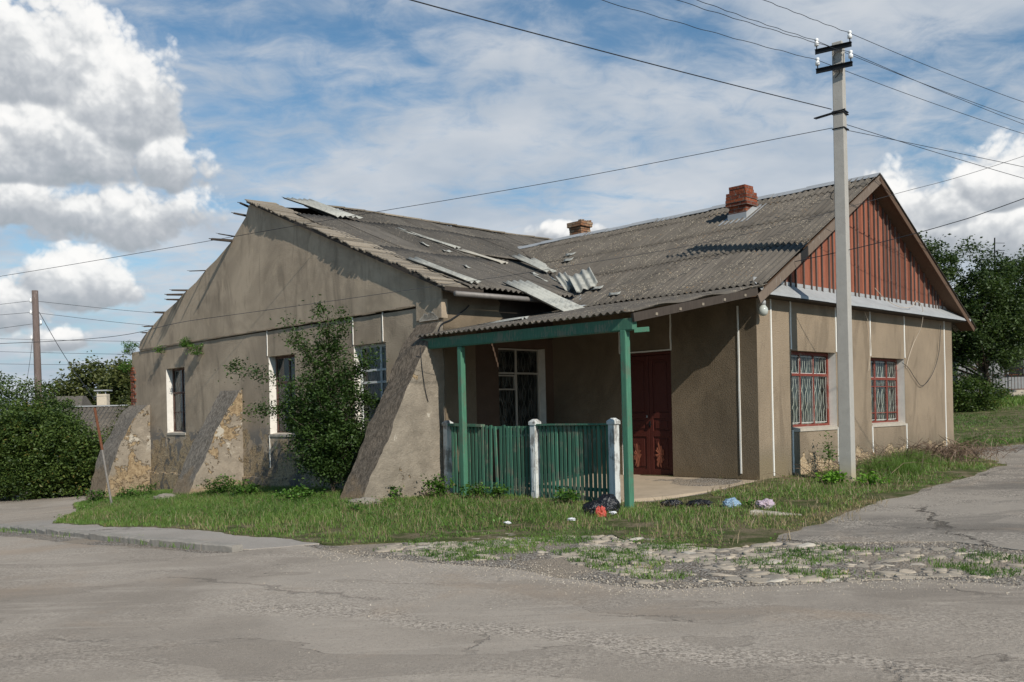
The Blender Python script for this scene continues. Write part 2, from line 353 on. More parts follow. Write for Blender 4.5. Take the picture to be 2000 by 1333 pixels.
# concrete of the utility pole
t = mat('pole_concrete'); o = t.obj; n = t.noise(o, 5, 7, .65); sp = t.voro(o, 30); x, y, z = t.sep(o)
col = t.mix(n, (.32, .30, .265), (.46, .435, .39)); col = t.mix(t.math('MULTIPLY', t.sstep(sp, .16, .06), .6), col, (.12, .10, .08))
col = t.mix(t.sstep(z, .6, .0), col, (.40, .33, .20))
MAT['pole_concrete'] = fin(t, col, .9, t.bump(t.math('ADD', n, t.math('MULTIPLY', t.sstep(sp, .18, .05), -1)), .5, .01), spec=.2)
# glass: mostly clear pane with reflection
def glass(name, tint, clear):
    m = bpy.data.materials.new(name); m.use_nodes = True; t = NT(m.node_tree); t.n.clear()
    o = t.new('ShaderNodeOutputMaterial'); gl = t.new('ShaderNodeBsdfGlossy'); gl.inputs['Roughness'].default_value = .06
    tc_ = t.new('ShaderNodeTexCoord').outputs['Object']; t.put(gl.inputs['Normal'], t.bump(t.noise(tc_, 2.0, 2, .5), .25, .03))
    tr = t.new('ShaderNodeBsdfTransparent'); tr.inputs[0].default_value = (*tint, 1)
    df = t.new('ShaderNodeBsdfDiffuse'); df.inputs[0].default_value = (.25, .25, .23, 1)
    fr = t.new('ShaderNodeFresnel'); fr.inputs[0].default_value = 1.4
    dust = t.math('MULTIPLY', t.sstep(t.noise(tc_, 4, 5, .6), .35, .75), clear)
    m1 = t.new('ShaderNodeMixShader'); t.put(m1.inputs[0], dust); t.l.new(tr.outputs[0], m1.inputs[1]); t.l.new(df.outputs[0], m1.inputs[2])
    m2 = t.new('ShaderNodeMixShader'); t.l.new(fr.outputs[0], m2.inputs[0]); t.l.new(m1.outputs[0], m2.inputs[1]); t.l.new(gl.outputs[0], m2.inputs[2])
    t.l.new(m2.outputs[0], o.inputs[0]); MAT[name] = m
glass('glass', (.80, .86, .84), .30)
# brick
def brick(name, c1, c2, mort, sc=1.0):
    t = mat(name); o = t.obj; x, y, z = t.sep(o)
    geo = t.new('ShaderNodeNewGeometry'); tcn = t.new('ShaderNodeTexCoord')
    u = t.math('ADD', x, y); v = t.comb(u, z, 0)
    v = t.vmath('ADD', v, t.scale(t.vmath('SUBTRACT', t.noise(o, 6, 3, .6, out=1), (.5, .5, .5)), (.03, .03, 0)))
    b = t.new('ShaderNodeTexBrick'); t.put(b.inputs['Vector'], v); b.inputs['Scale'].default_value = 1/sc
    b.inputs['Brick Width'].default_value = .25; b.inputs['Row Height'].default_value = .078; b.inputs['Mortar Size'].default_value = .008
    b.inputs['Mortar Smooth'].default_value = .3; b.inputs['Bias'].default_value = 0
    t.put(b.inputs['Color1'], c1); t.put(b.inputs['Color2'], c2); t.put(b.inputs['Mortar'], mort)
    n = t.noise(o, 11, 6, .7)
    col = t.mix(t.sstep(n, .52, .68), b.outputs[0], mulc(c1, .35)); col = t.mix(t.sstep(t.noise(t.vmath('ADD', o, (3, 3, 3)), 16, 4, .6), .6, .68), col, mort)
    MAT[name] = fin(t, col, .95, t.bump(t.math('ADD', t.math('MULTIPLY', b.outputs[1], -1.2), n), .9, .02), spec=.1)
brick('brick_red', (.30, .085, .038), (.16, .048, .03), (.22, .19, .16)); brick('brick_pale', (.26, .12, .06), (.33, .24, .16), (.16, .12, .09))
# foliage
def leafmat(name, dark, light, trans=.30, dry=None):
    m = bpy.data.materials.new(name); m.use_nodes = True; t = NT(m.node_tree); t.n.clear()
    o = t.new('ShaderNodeOutputMaterial'); b = t.new('ShaderNodeBsdfPrincipled'); b.inputs['Roughness'].default_value = .5; b.inputs['Specular IOR Level'].default_value = .35
    tn = tone(t); st = [(0, dark), (.85, light)]
    if dry: st += [(.93, dry), (1, dry)]
    col = t.ramp(tn, st); t.put(b.inputs['Base Color'], col)
    tl = t.new('ShaderNodeBsdfTranslucent'); t.put(tl.inputs[0], t.mix(1, col, (1.1, 1.25, .5), 'MULTIPLY'))
    mx = t.new('ShaderNodeMixShader'); mx.inputs[0].default_value = trans
    t.l.new(b.outputs[0], mx.inputs[1]); t.l.new(tl.outputs[0], mx.inputs[2]); t.l.new(mx.outputs[0], o.inputs[0]); MAT[name] = m
leafmat('leaf_shrub', (.018, .042, .010), (.080, .135, .032)); leafmat('leaf_hedge', (.024, .050, .012), (.125, .180, .040), dry=(.16, .12, .03))
leafmat('leaf_tree', (.022, .042, .014), (.090, .130, .042)); leafmat('leaf_far', (.045, .062, .018), (.145, .155, .050))
leafmat('leaf_bright', (.06, .14, .015), (.22, .42, .05)); leafmat('leaf_weed', (.03, .075, .012), (.12, .24, .035), dry=(.2, .17, .08))
leafmat('grass_blade', (.055, .115, .020), (.170, .265, .055), .3, dry=(.36, .28, .14))
leafmat('grass_dry', (.12, .085, .05), (.34, .26, .15), .2); leafmat('brush_twig', (.07, .045, .03), (.22, .15, .10), 0)
simple('bark', (.075, .055, .04), .9, 0, .5, 14, .8, .02)
# ground materials
def ground(name, build): t = mat(name); MAT[name] = build(t)
def asphalt(c_lo, c_hi, gravel, crack, patch, rough=.93):
    def f(t):
        o = t.obj; big = t.noise(o, .22, 6, .62, .8); mid = t.noise(o, 1.3, 6, .65, .4); fi = t.noise(o, 34, 5, .75); vf = t.noise(o, 150, 2, .6)
        st = t.noise(t.scale(o, (.5, 2.6, 1)), 1.1, 6, .65, .6)
        col = t.mix(t.sstep(big, .36, .64), c_lo, c_hi)
        col = t.mix(t.math('MULTIPLY', t.sstep(st, .52, .66), .5), col, mulc(c_hi, 1.14))
        pm = t.sstep(t.noise(t.vmath('ADD', t.scale(o, (.8, 1.5, 1)), (13, 4, 0)), .42, 5, .5, .9), .555, .565)
        pn = t.noise(t.vmath('ADD', t.scale(o, (.8, 1.5, 1)), (13, 4, 0)), .42, 5, .5, .9); seam = t.math('MULTIPLY', t.sstep(t.math('ABSOLUTE', t.math('SUBTRACT', pn, .56)), .0035, .001), t.sstep(mid, .42, .55))
        col = t.mix(t.math('MULTIPLY', pm, patch), col, mulc(c_lo, .86)); col = t.mix(t.math('MULTIPLY', seam, .7), col, (.07, .058, .045))
        gv = t.voro(o, 55, out=1); gcol = t.mix(t.sep(gv)[0], mulc(c_lo, .55), mulc(c_hi, 1.55))
        gm = t.math('MULTIPLY', t.sstep(t.math('ADD', t.math('MULTIPLY', mid, .5), t.math('MULTIPLY', t.noise(t.scale(o, (.35, 1.0, 1)), .8, 4, .55), .5)), .44, .58), gravel)
        sx_, sy_, sz_ = t.sep(o)
        bd = t.math('ABSOLUTE', t.math('ADD', t.math('SUBTRACT', sy_, t.math('SUBTRACT', 6.87, t.math('MULTIPLY', sx_, .56))), t.math('MULTIPLY', t.math('SUBTRACT', t.noise(o, .9, 6, .6), .5), 1.3)))
        band = t.math('MULTIPLY', t.sstep(bd, .42, .05), t.sstep(sx_, -3.5, -2.0)); gm = t.math('MAXIMUM', gm, t.math('MULTIPLY', band, .8))
        col = t.mix(gm, col, gcol); col = t.mix(t.math('MULTIPLY', t.sstep(fi, .52, .68), .5), col, mulc(c_lo, .6))
        col = t.mix(t.math('MULTIPLY', t.sstep(vf, .56, .68), .55), col, mulc(c_hi, 1.4))
        dustm = t.math('MULTIPLY', t.sstep(t.noise(t.vmath('ADD', o, (40, 0, 0)), .5, 5, .6, .5), .54, .72), .5)
        col = t.mix(dustm, col, (.36, .27, .19))
        cv = t.vmath('ADD', o, t.scale(t.vmath('SUBTRACT', t.noise(o, 1.5, 6, .7, out=1), (.5, .5, .5)), (1.1, 1.1, 0)))
        cr = t.voro(cv, .38, 'DISTANCE_TO_EDGE'); cm = t.math('MULTIPLY', t.sstep(cr, .011, .003), t.sstep(t.noise(t.vmath('ADD', o, (0, 21, 0)), .45, 3, .5), .50, .60))
        cm = t.math('MULTIPLY', cm, crack); col = t.mix(t.math('MULTIPLY', cm, .8), col, (.055, .045, .035))
        h = t.math('ADD', t.math('MULTIPLY', fi, .8), t.math('ADD', t.math('MULTIPLY', vf, .35), t.math('MULTIPLY', t.math('MULTIPLY', t.sep(gv)[1], gm), .6)))
        h = t.math('SUBTRACT', h, t.math('MULTIPLY', cm, 2)); h = t.math('ADD', h, t.math('MULTIPLY', mid, 1.2))
        return fin(t, col, rough, t.bump(h, .8, .012), spec=.2)
    return f
ground('asphalt_main', asphalt((.272, .230, .184), (.395, .338, .275), .40, .4, .5))
ground('asphalt_old', asphalt((.170, .150, .125), (.335, .292, .240), 1.0, 1, .4))
ground('asphalt_pave', asphalt((.305, .272, .232), (.37, .33, .285), .15, .6, .3))
def gravelf(t):
    o = t.obj; v = t.voro(o, 34, out=1); d = t.voro(o, 34); a = t.sep(v); big = t.noise(o, .8, 6, .65, .4)
    col = t.mix(a[0], (.25, .225, .19), (.44, .40, .345)); col = t.mix(t.sstep(a[1], .8, .9), col, (.55, .50, .44))
    col = t.mix(t.sstep(d, .35, .62), col, (.17, .14, .11)); col = t.mix(t.sstep(big, .44, .62), col, (.34, .28, .215))
    col = t.mix(t.math('MULTIPLY', t.sstep(t.noise(o, .09, 3, .5), .35, .5), 0), col, (.1, .1, .05))
    return fin(t, col, .97, t.bump(t.math('ADD', t.math('MULTIPLY', d, -1), t.noise(o, 80, 3, .6)), 1, .02), spec=.1)
ground('gravel', gravelf)
def soilf(t):
    o = t.obj; n = t.noise(o, 2.2, 6, .65); n2 = t.noise(o, 25, 5, .7)
    col = t.mix(t.sstep(n, .4, .62), (.075, .090, .030), (.20, .16, .10)); col = t.mix(t.sstep(n2, .5, .7), col, (.05, .055, .02))
    return fin(t, col, .97, t.bump(n2, 1, .03), spec=.1)
ground('turf', soilf)
def earthf(t):
    o = t.obj; n = t.noise(o, .15, 6, .6); n2 = t.noise(o, 4, 6, .7)
    col = t.mix(n, (.07, .085, .03), (.13, .12, .06)); col = t.mix(t.sstep(n2, .5, .7), col, (.05, .06, .02))
    return fin(t, col, .97, spec=.1)
ground('meadow', earthf)
def cobf(t):
    o = t.obj; tn = tone(t); n = t.noise(o, 9, 6, .65)
    col = t.ramp(tn, [(0, (.23, .205, .17)), (.45, (.35, .30, .235)), (.75, (.43, .36, .275)), (1, (.50, .45, .37))])
    col = t.mix(t.math('MULTIPLY', t.sstep(n, .5, .7), .5), col, (.24, .20, .155))
    return fin(t, col, .92, t.bump(n, .8, .02), spec=.2)
ground('cobble', cobf)

# ================================================================== TERRAIN
_cp = []
for a, b, z in [(0, 0, 0), (9.35, 0, .06), (4, -.6, 0), (0, 5, -.1), (-3.4, 0, -.28), (-3.4, 5, -.28), (-5.3, 5.5, -.34), (-3.3, 10, -.42), (-3.3, 14, -.5),
                (-4.9, 14, -.7), (-3.3, 20, -.95), (-4.9, 21, -1.22), (1, -1.3, -.16), (9, 8, .15), (4, 10, 0)]:
    p = hw(a, b); _cp.append((p.x, p.y, z))
_cp += [(0, 0, -.25), (0, 4, -.25), (-3, 6, -.27), (4, 6, -.25), (-3.5, 11.8, -.36), (-8.1, 14.8, -.5), (0, 9, -.3), (5, 10, -.28), (6.5, 13.8, -.18), (12.7, 25.2, .08),
        (12, 14, -.1), (-17.5, 32, -1.45), (-12, 22, -1.0), (-24, 32, -1.6), (-12, 12, -.55), (-20, 20, -1.2), (-20, 10, -.7), (-30, 60, -3.2), (-10, 60, -1.5),
        (15, 27, .2), (20, 43, 1.35), (28, 43, 1.5), (24, 60, 2.0), (18, 18, 0), (20, 8, -.1), (30, 25, .3), (-20, 0, -.5), (20, -5, -.3), (0, -10, -.3), (-20, -10, -.5), (0, 45, -.3)]
_cp = np.array(_cp); _n = len(_cp)
_K = lambda r2: .5*r2*np.log(r2+1e-9)
_M = np.zeros((_n+3, _n+3)); _M[:_n, :_n] = _K(((_cp[:, None, :2]-_cp[None, :, :2])**2).sum(-1)) + np.eye(_n)*3
_M[:_n, _n] = 1; _M[:_n, _n+1:] = _cp[:, :2]; _M[_n, :_n] = 1; _M[_n+1:, :_n] = _cp[:, :2].T
_sol = np.linalg.solve(_M, np.r_[_cp[:, 2], 0, 0, 0])
def wob(x, y, s=1.0, seed=0.):
    """cheap smooth noise, about -1..1"""
    r = 0; a = 1; tot = 0
    for k in range(5):
        th = 1.3*k+seed; c_, s_ = math.cos(th), math.sin(th); f = s*(1.9**k)
        r = r + a*np.sin(f*(x*c_+y*s_)+1.7*k+seed*3+1.3*np.sin(f*.6*(y*c_-x*s_)+seed)); tot += a; a *= .62
    return r/tot
def zg(x, y):
    x = np.asarray(x, float); y = np.asarray(y, float); sh = x.shape; x = x.ravel(); y = y.ravel(); out = np.empty(len(x))
    for i in range(0, len(x), 40000):
        X = np.clip(x[i:i+40000], -45, 45); Y = np.clip(y[i:i+40000], -20, 75)
        r2 = (X[:, None]-_cp[:, 0])**2 + (Y[:, None]-_cp[:, 1])**2
        z = _K(r2) @ _sol[:_n] + _sol[_n] + _sol[_n+1]*X + _sol[_n+2]*Y
        out[i:i+40000] = z + .012*wob(X, Y, .9) + .004*wob(X, Y, 3.1, 2)
    out = np.where(y > 55, out + (y-55)*.004, out)
    return out.reshape(sh)
def zf(x, y): return float(zg(np.array([x]), np.array([y]))[0])
def steps(a, b, s): return list(np.arange(a, b, s))
xs = np.array([-1500, -700, -350, -200, -130, -90, -65, -50, -42, -36, -32, -28, -25, -23] + steps(-21, 16, .15) + [17, 19, 22, 25, 28, 32, 36, 42, 50, 65, 90, 130, 200, 350, 700, 1500])
ys = np.array([-300, -100, -40, -20, -12, -6, -2, 1] + steps(2.5, 36, .15) + [36.5, 37.5, 39, 41, 43, 46, 50, 55, 62, 70, 80, 95, 120, 160, 220, 350, 700, 1800])
GX, GY = np.meshgrid(xs, ys); GZ = zg(GX, GY); nx, ny = len(xs), len(ys)
I0 = (np.arange(ny-1)[:, None]*nx + np.arange(nx-1)[None, :]).ravel()
TRI = np.concatenate([np.stack([I0, I0+1, I0+nx+1], 1), np.stack([I0, I0+nx+1, I0+nx], 1)])
GV = np.stack([GX.ravel(), GY.ravel(), GZ.ravel()], 1)
def sdf_poly(P, x, y):
    P = np.array(P, float); x = x[:, None]; y = y[:, None]; A = P; B = np.roll(P, -1, 0)
    ex, ey = B[:, 0]-A[:, 0], B[:, 1]-A[:, 1]; wx, wy = x-A[:, 0], y-A[:, 1]
    t = np.clip((wx*ex+wy*ey)/(ex*ex+ey*ey+1e-12), 0, 1); d = np.sqrt((wx-ex*t)**2+(wy-ey*t)**2).min(1)
    c1 = (A[:, 1] <= y) & (B[:, 1] > y) & (ex*wy-ey*wx > 0); c2 = (A[:, 1] > y) & (B[:, 1] <= y) & (ex*wy-ey*wx < 0)
    wn = c1.sum(1)-c2.sum(1); return np.where(wn != 0, -d, d)
def chunked(f, x, y):
    o = np.empty(len(x))
    for i in range(0, len(x), 30000): o[i:i+30000] = f(x[i:i+30000], y[i:i+30000])
    return o
def sheet(name, f, lift, m, kind='structure'):
    d = chunked(f, GV[:, 0], GV[:, 1]); td = d[TRI]; full = (td < 0).all(1); part = (td < 0).any(1) & ~full
    vs = GV.copy(); vs[:, 2] += lift; used = np.unique(TRI[full]); remap = -np.ones(len(vs), int); remap[used] = np.arange(len(used))
    V = vs[used].tolist(); F = [tuple(r) for r in remap[TRI[full]].tolist()]
    for tri in TRI[part]:
        poly = []; cutp = []
        for k in range(3):
            i, j = tri[k], tri[(k+1) % 3]
            if d[i] < 0: poly.append(vs[i])
            if (d[i] < 0) != (d[j] < 0): tt = d[i]/(d[i]-d[j]); poly.append(vs[i]*(1-tt)+vs[j]*tt); cutp.append((len(V)+len(poly)-1, poly[-1]))
        F.append(tuple(range(len(V), len(V)+len(poly)))); V += [tuple(q) for q in poly]
        if len(cutp) == 2:
            (ia, a_), (ib, b_) = cutp; n0 = len(V); V += [(a_[0], a_[1], a_[2]-lift-.01), (b_[0], b_[1], b_[2]-lift-.01)]; F.append((ia, ib, n0+1, n0))
    me = bpy.data.meshes.new(name); me.from_pydata(V, [], F); me.update(); me.materials.append(m)
    me.polygons.foreach_set('use_smooth', [False]*len(F))
    o = bpy.data.objects.new(name, me); COL.objects.link(o); return tag(o, kind=kind)
gr = quick('ground', GV, TRI, MAT['gravel'], smooth=True); tag(gr, kind='structure')
P_FRONT = [(-40, -12), (40, -12), (40, 9.0), (14, 8.0), (8, 7.7), (4.6, 8.03), (3.92, 8.48), (3.24, 8.51), (2.3, 8.49), (1.35, 8.39), (.92, 8.69), (.47, 9.22), (-.04, 9.96), (-.84, 10.44), (-1.88, 11.16),
           (-2.38, 11.85), (-3.1, 12.65), (-3.51, 11.87), (-3.94, 11.83), (-5.28, 12.71), (-6.68, 13.74), (-8.75, 15.84), (-9.9, 16.92), (-40, 30)]
P_VERGE = [(-11.22, 23.9), (-13.6, 28.7), (-13.3, 31), (-8, 33), (14, 33), (12.2, 25.0), (11.46, 23.76), (10.47, 19.89), (8.82, 18.1), (6.91, 15.8), (5.52, 14.43), (4.67, 13.37), (3.37, 11.92), (3.1, 11.4), (2.49, 10.95),
           (1.62, 11.59), (1.23, 12.5), (-.04, 12.6), (-.71, 12.32), (-1.44, 12.4), (-1.93, 12.28), (-2.47, 12.3), (-3.18, 12.99), (-4.42, 14.23), (-5.57, 15.02), (-7.22, 16.34), (-9.59, 19.39)]
P_SIDE = [(3.19, 11.74), (4.67, 13.37), (5.52, 14.43), (6.91, 15.8), (8.82, 18.1), (10.47, 19.89), (11.46, 23.76), (12.2, 24.6), (15.04, 26.1), (45, 36), (45, 12), (14, 9.2), (8, 8.9), (5.58, 9.74), (5.07, 10.8), (3.62, 11.1)]
P_PAVE = [(-12.5, 20.3), (-9.45, 17.15), (-7.04, 14.57), (-5.53, 13.43), (-3.55, 12.07), (-2.97, 12.22), (-2.76, 12.37), (-2.3, 12.6), (-3.18, 13.4), (-5.57, 15.5), (-9.0, 19.6), (-9.9, 20.6), (-11.5, 21.5)]
P_STREET = [(-40, 38), (-18.06, 33.0), (-15.55, 33.9), (-9, 38), (-7, 36), (-13.0, 29.5), (-11.0, 23.5), (-9.4, 19.0), (-9.8, 17.2), (-40, 29)]
P_COB = [(-1.87, 11.69), (-1.42, 12.57), (-.77, 13.0), (-.04, 13.1), (1.26, 12.9), (1.62, 11.9), (2.49, 11.2), (3.05, 11.24), (4.0, 10.6), (4.87, 10.39), (5.3, 9.36), (4.9, 8.67), (3.76, 8.74),
         (2.3, 8.62), (1.4, 8.83), (.77, 9.83), (.44, 10.64), (-.04, 10.53), (-.8, 10.67), (-1.42, 11.42)]
P_LAWN = [(10.5, 25.2), (12.4, 25.3), (15.04, 26.5), (45, 36.8), (80, 60), (30, 80), (4, 70), (2, 40)]
HOUSE = [tuple(hw(*q).xy) for q in ((.05, .05), (9.3, .05), (9.3, 8), (12, 8), (12, 21.3), (-3.2, 21.3), (-3.2, 5.4), (.05, 5.4))]
PORCH = [tuple(hw(*q).xy) for q in ((0, -.02), (0, 5.3), (-3.2, 5.3), (-3.3, 1.0), (-2.9, .3), (-1.6, -.1))]
sheet('left_street', lambda x, y: sdf_poly(P_STREET, x, y)+.05*wob(x, y, 1.5, 1), .004, MAT['asphalt_main'])
sheet('road', lambda x, y: sdf_poly(P_FRONT, x, y)+.07*wob(x, y, 1.7, 2)+.04*wob(x, y, 5, 7), .008, MAT['asphalt_main'])
sheet('side_road', lambda x, y: sdf_poly(P_SIDE, x, y)+.12*wob(x, y, 1.6, 3)+.05*wob(x, y, 5, 8), .012, MAT['asphalt_old'])
sheet('pavement', lambda x, y: sdf_poly(P_PAVE, x, y)+.03*wob(x, y, 1.6, 4), .014, MAT['asphalt_pave'])
def verge_d(x, y): return sdf_poly(P_VERGE, x, y)+.16*wob(x, y, 1.5, 5)+.07*wob(x, y, 4.5, 9)
sheet('verge', lambda x, y: np.maximum(verge_d(x, y), -sdf_poly(PORCH, x, y)), .018, MAT['turf'])
def lawn_d(x, y): return sdf_poly(P_LAWN, x, y)+.2*wob(x, y, .8, 6)
sheet('lawn', lawn_d, .020, MAT['turf'])
sheet('meadow', lambda x, y: -np.minimum(np.minimum(y-36.5+0*x, 1e3), 1e3)*0 + np.where(y > 62, -1., 1.)*1.0, .016, MAT['meadow'])

# cobbles: irregular flat stones, one sheet of paving nobody could count
def scatter_pts(bounds, spacing, f):
    out = []; (x0, x1, y0, y1) = bounds; j = 0; y = y0
    while y < y1:
        x = x0 + (spacing*.5 if j % 2 else 0)
        while x < x1: out.append((x+random.uniform(-.3, .3)*spacing, y+random.uniform(-.28, .28)*spacing)); x += spacing
        y += spacing*.8; j += 1
    A = np.array(out); return A[chunked(f, A[:, 0], A[:, 1]) < 0]
cb = MB()
def cobd(x, y): return sdf_poly(P_COB, x, y)+.12*wob(x, y, 2.2, 8)
for (x, y) in scatter_pts((-2.5, 6, 8, 14), .128, cobd):
    g = float(wob(np.array([x]), np.array([y]), 1.4, 11)[0]); vd = float(verge_d(np.array([x]), np.array([y]))[0])
    gap = float(sdf_poly([(-.9, 10.6), (.5, 10.3), (.9, 11.6), (.2, 11.9), (-.6, 11.3)], np.array([x]), np.array([y]))[0])
    if gap < 0 and random.random() < .85: continue
    if g > .30 and random.random() < .75: continue
    if vd < -.1 and random.random() < .6: continue
    if random.random() < .10+.3*(y < 9.2 and x > 3): continue
    z = zf(x, y); n = random.randint(4, 7); th0 = random.random()*6.28; r = random.choice((.03, .04, .055, .07, .085, .10, .12))*random.uniform(.85, 1.1); el_ = random.uniform(.9, 1.7); ang = random.uniform(-.5, .5)
    h = random.uniform(.001, .016); tl = (random.uniform(-.12, .12), random.uniform(-.12, .12)); ring = []
    for k in range(n):
        th = th0 + 6.283*(k+random.uniform(-.25, .25))/n; rr = r*random.uniform(.6, 1.3); u, v = rr*math.cos(th)*el_, rr*math.sin(th)*.85
        ring.append((u*math.cos(ang)-v*math.sin(ang), u*math.sin(ang)+v*math.cos(ang)))
    cb.tone = min(1, max(0, random.gauss(.5, .25)))
    lv = [[cb.vert((x+u*k, y+v*k, z+hh+(u*tl[0]+v*tl[1]))) for u, v in ring] for k, hh in ((1.04, -.03), (1.0, h*.35), (.88, h*.95), (.5, h*1.05))]
    for A_, B_ in zip(lv, lv[1:]):
        for k in range(n): cb.face((A_[k], A_[(k+1) % n], B_[(k+1) % n], B_[k]))
    cb.face(lv[-1])
tag(cb.build('cobblestone_paving', MAT['cobble'], smooth=True), 'worn pale cobblestones set in gravel and turf between the road and the verge', 'cobbles', kind='stuff')
# loose pebbles and crumbs on the road
pb = MB(); EDGE = [(12.2, 24.6), (11.46, 23.76), (10.47, 19.89), (8.82, 18.1), (6.91, 15.8), (5.52, 14.43), (4.67, 13.37), (3.19, 11.74), (3.6, 11.1), (5.07, 10.8), (5.58, 9.74), (7.5, 8.4), (4.6, 8.03), (3.92, 8.48), (3.24, 8.51), (2.3, 8.49), (1.35, 8.39), (.92, 8.69), (.47, 9.22), (-.04, 9.96), (-.84, 10.44), (-1.88, 11.16), (-2.38, 11.85), (-3.1, 12.65)]
for i in range(5200):
    if 650 <= i < 1500 and i % 3: continue
    if i < 650: x, y = random.uniform(-2.6, 5.5), random.gauss(9.9, 1.1)
    elif i < 1100: x = random.uniform(-9, 7); y = random.uniform(4.2, 17)
    elif i < 1500: x = random.uniform(4, 12); y = random.uniform(8.5, 20)
    else:
        j = random.randrange(8, 22); a_, b_ = EDGE[j % len(EDGE)], EDGE[(j+1) % len(EDGE)]; t_ = random.random(); x = a_[0]+(b_[0]-a_[0])*t_+random.gauss(0, .22); y = a_[1]+(b_[1]-a_[1])*t_+random.gauss(0, .22)
    if float(verge_d(np.array([x]), np.array([y]))[0]) < .1: continue
    z = zf(x, y)+.010; r = random.uniform(.004, .012)*(1.5 if random.random() < .05 else 1); pb.tone = random.random()
    c = [pb.vert((x+r*random.uniform(.6, 1.2)*math.cos(k*1.57+i), y+r*random.uniform(.6, 1.2)*math.sin(k*1.57+i), z-.004)) for k in range(4)]; tp = pb.vert((x+r*.2, y, z+r*random.uniform(.5, .9)))
    for k in range(4): pb.face((c[k], c[(k+1) % 4], tp))
tag(pb.build('pebbles', MAT['cobble']), 'loose pebbles and crumbs of stone strewn over the road', 'pebbles', kind='stuff')
# kerbstones
K_ = [(-10.0, 18.11), (-7.65, 15.39), (-6.19, 13.98), (-5.04, 13.01), (-4.09, 12.29), (-3.55, 11.95)]
seg = []; 
for (x0, y0), (x1, y1) in zip(K_, K_[1:]): seg.append((Vector((x0, y0)), Vector((x1, y1))))
tot = sum((b-a).length for a, b in seg); nk = 15; per = tot/nk
def along(s):
    for a, b in seg:
        L = (b-a).length
        if s <= L: return a+(b-a)*(s/L), (b-a).normalized()
        s -= L
    return seg[-1][1], (seg[-1][1]-seg[-1][0]).normalized()
KL = ['first kerbstone at the broken road end of the kerb', 'second kerbstone from the road end of the kerb', 'third kerbstone from the road end of the kerb', 'fourth kerbstone from the road end of the kerb',
      'fifth kerbstone from the road end of the kerb', 'sixth kerbstone from the road end of the kerb', 'seventh kerbstone from the road end of the kerb', 'middle kerbstone, eighth from the road end', 'ninth kerbstone, just past the middle of the kerb',
      'tenth kerbstone, toward the grassy left end', 'eleventh kerbstone, among the grass tufts', 'fourth kerbstone from the far left end of the kerb', 'third kerbstone from the far left end of the kerb', 'second kerbstone from the far left end of the kerb', 'last kerbstone at the far left end, half buried in grass']
for i in range(nk):
    pm, dr = along(tot-per*(i+.5)); L = per*random.uniform(.965, .99); z = zf(pm.x, pm.y)
    k = MB(); nrm = Vector((dr.y, -dr.x)); prof = [(-.09, -.12), (.09, -.12), (.095, .060), (.075, .078), (0, .083), (-.08, .080), (-.09, .06)]
    rings = []
    for q in range(9):
        s_ = (q/8-.5)*L; e = .95 if q in (0, 8) else 1
        rings.append([k.vert((dr.x*s_+nrm.x*(u*e+random.uniform(-.008, .008)), dr.y*s_+nrm.y*(u*e), v*e+random.uniform(-.006, .006))) for u, v in prof])
    for A_, B_ in zip(rings, rings[1:]):
        for j in range(len(prof)): k.face((A_[j], A_[(j+1) % 7], B_[(j+1) % 7], B_[j]))
    k.face(rings[0]); k.face(rings[-1][::-1])
    o = k.build('kerbstone', MAT['kerb_stone']); o.location = (pm.x, pm.y, z-.012+.030+random.uniform(-.010, .010)); o.rotation_euler = (random.uniform(-.03, .03), 0, random.uniform(-.02, .02))
    tag(o, 'grey weathered '+KL[i], 'kerbstone', 'kerbstones along the left pavement')

# ================================================================== THE HOUSE
house = house_empty('house', 0, 0, 0, 'old L-shaped single-storey rendered house with broken corrugated roof, buttresses and green porch', 'house')
A3, B4, AW = -3.28, 5.32, 9.35                       # plane of the old gable wall, of the porch side wall, width of the sunny gable
def wall(name, m, P, u0, u1, z0, z1, holes, rev=.28, jamb=None, parent=house):
    """P(u, z, d) -> point, d going inwards; holes (u0,u1,z0,z1)"""
    mb = MB(); us = sorted({u0, u1, *[h[0] for h in holes], *[h[1] for h in holes]}); zs = sorted({z0, z1, *[h[2] for h in holes], *[h[3] for h in holes]})
    for a, b in zip(us, us[1:]):
        for c, d in zip(zs, zs[1:]):
            if any(h[0] <= (a+b)/2 <= h[1] and h[2] <= (c+d)/2 <= h[3] for h in holes): continue
            mb.poly([P(a, c, 0), P(b, c, 0), P(b, d, 0), P(a, d, 0)])
    for h in holes:
        mb.poly([P(h[0], h[3], 0), P(h[1], h[3], 0), P(h[1], h[3], rev), P(h[0], h[3], rev)])
        mb.poly([P(h[0], h[2], 0), P(h[1], h[2], 0), P(h[1], h[2], rev), P(h[0], h[2], rev)])
    w_ = mb.build(name, m, parent)
    if jamb:
        for h in holes:
            for u in (h[0], h[1]): jm = MB(); jm.poly([P(u, h[2], .002), P(u, h[3], .002), P(u, h[3], rev), P(u, h[2], rev)]); jm.build('reveal', jamb, w_)
    return w_
Pf = lambda u, z, d: (u, d, z)                       # sunny gable wall (y = 0)
Ps = lambda u, z, d: (d, u, z)                       # porch wall (x = 0)
Pi = lambda u, z, d: (u, B4+d, z)                    # side wall inside the porch
Po = lambda u, z, d: (A3+d, u, z)                    # old gable wall
W1, W2 = (1.25, 3.09, .90, 2.46), (4.71, 6.46, .90, 2.41)
V1, V2, V3 = (17.42, 18.72, .95, 2.93), (11.12, 12.42, .92, 2.94), (7.28, 8.52, 1.0, 2.97)
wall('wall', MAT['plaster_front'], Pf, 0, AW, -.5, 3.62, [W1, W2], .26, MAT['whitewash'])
wall('wall', MAT['plaster_side'], Ps, 0, B4, -.5, 3.66, [(2.0, 3.32, -.09, 2.55)], .22, MAT['whitewash'])
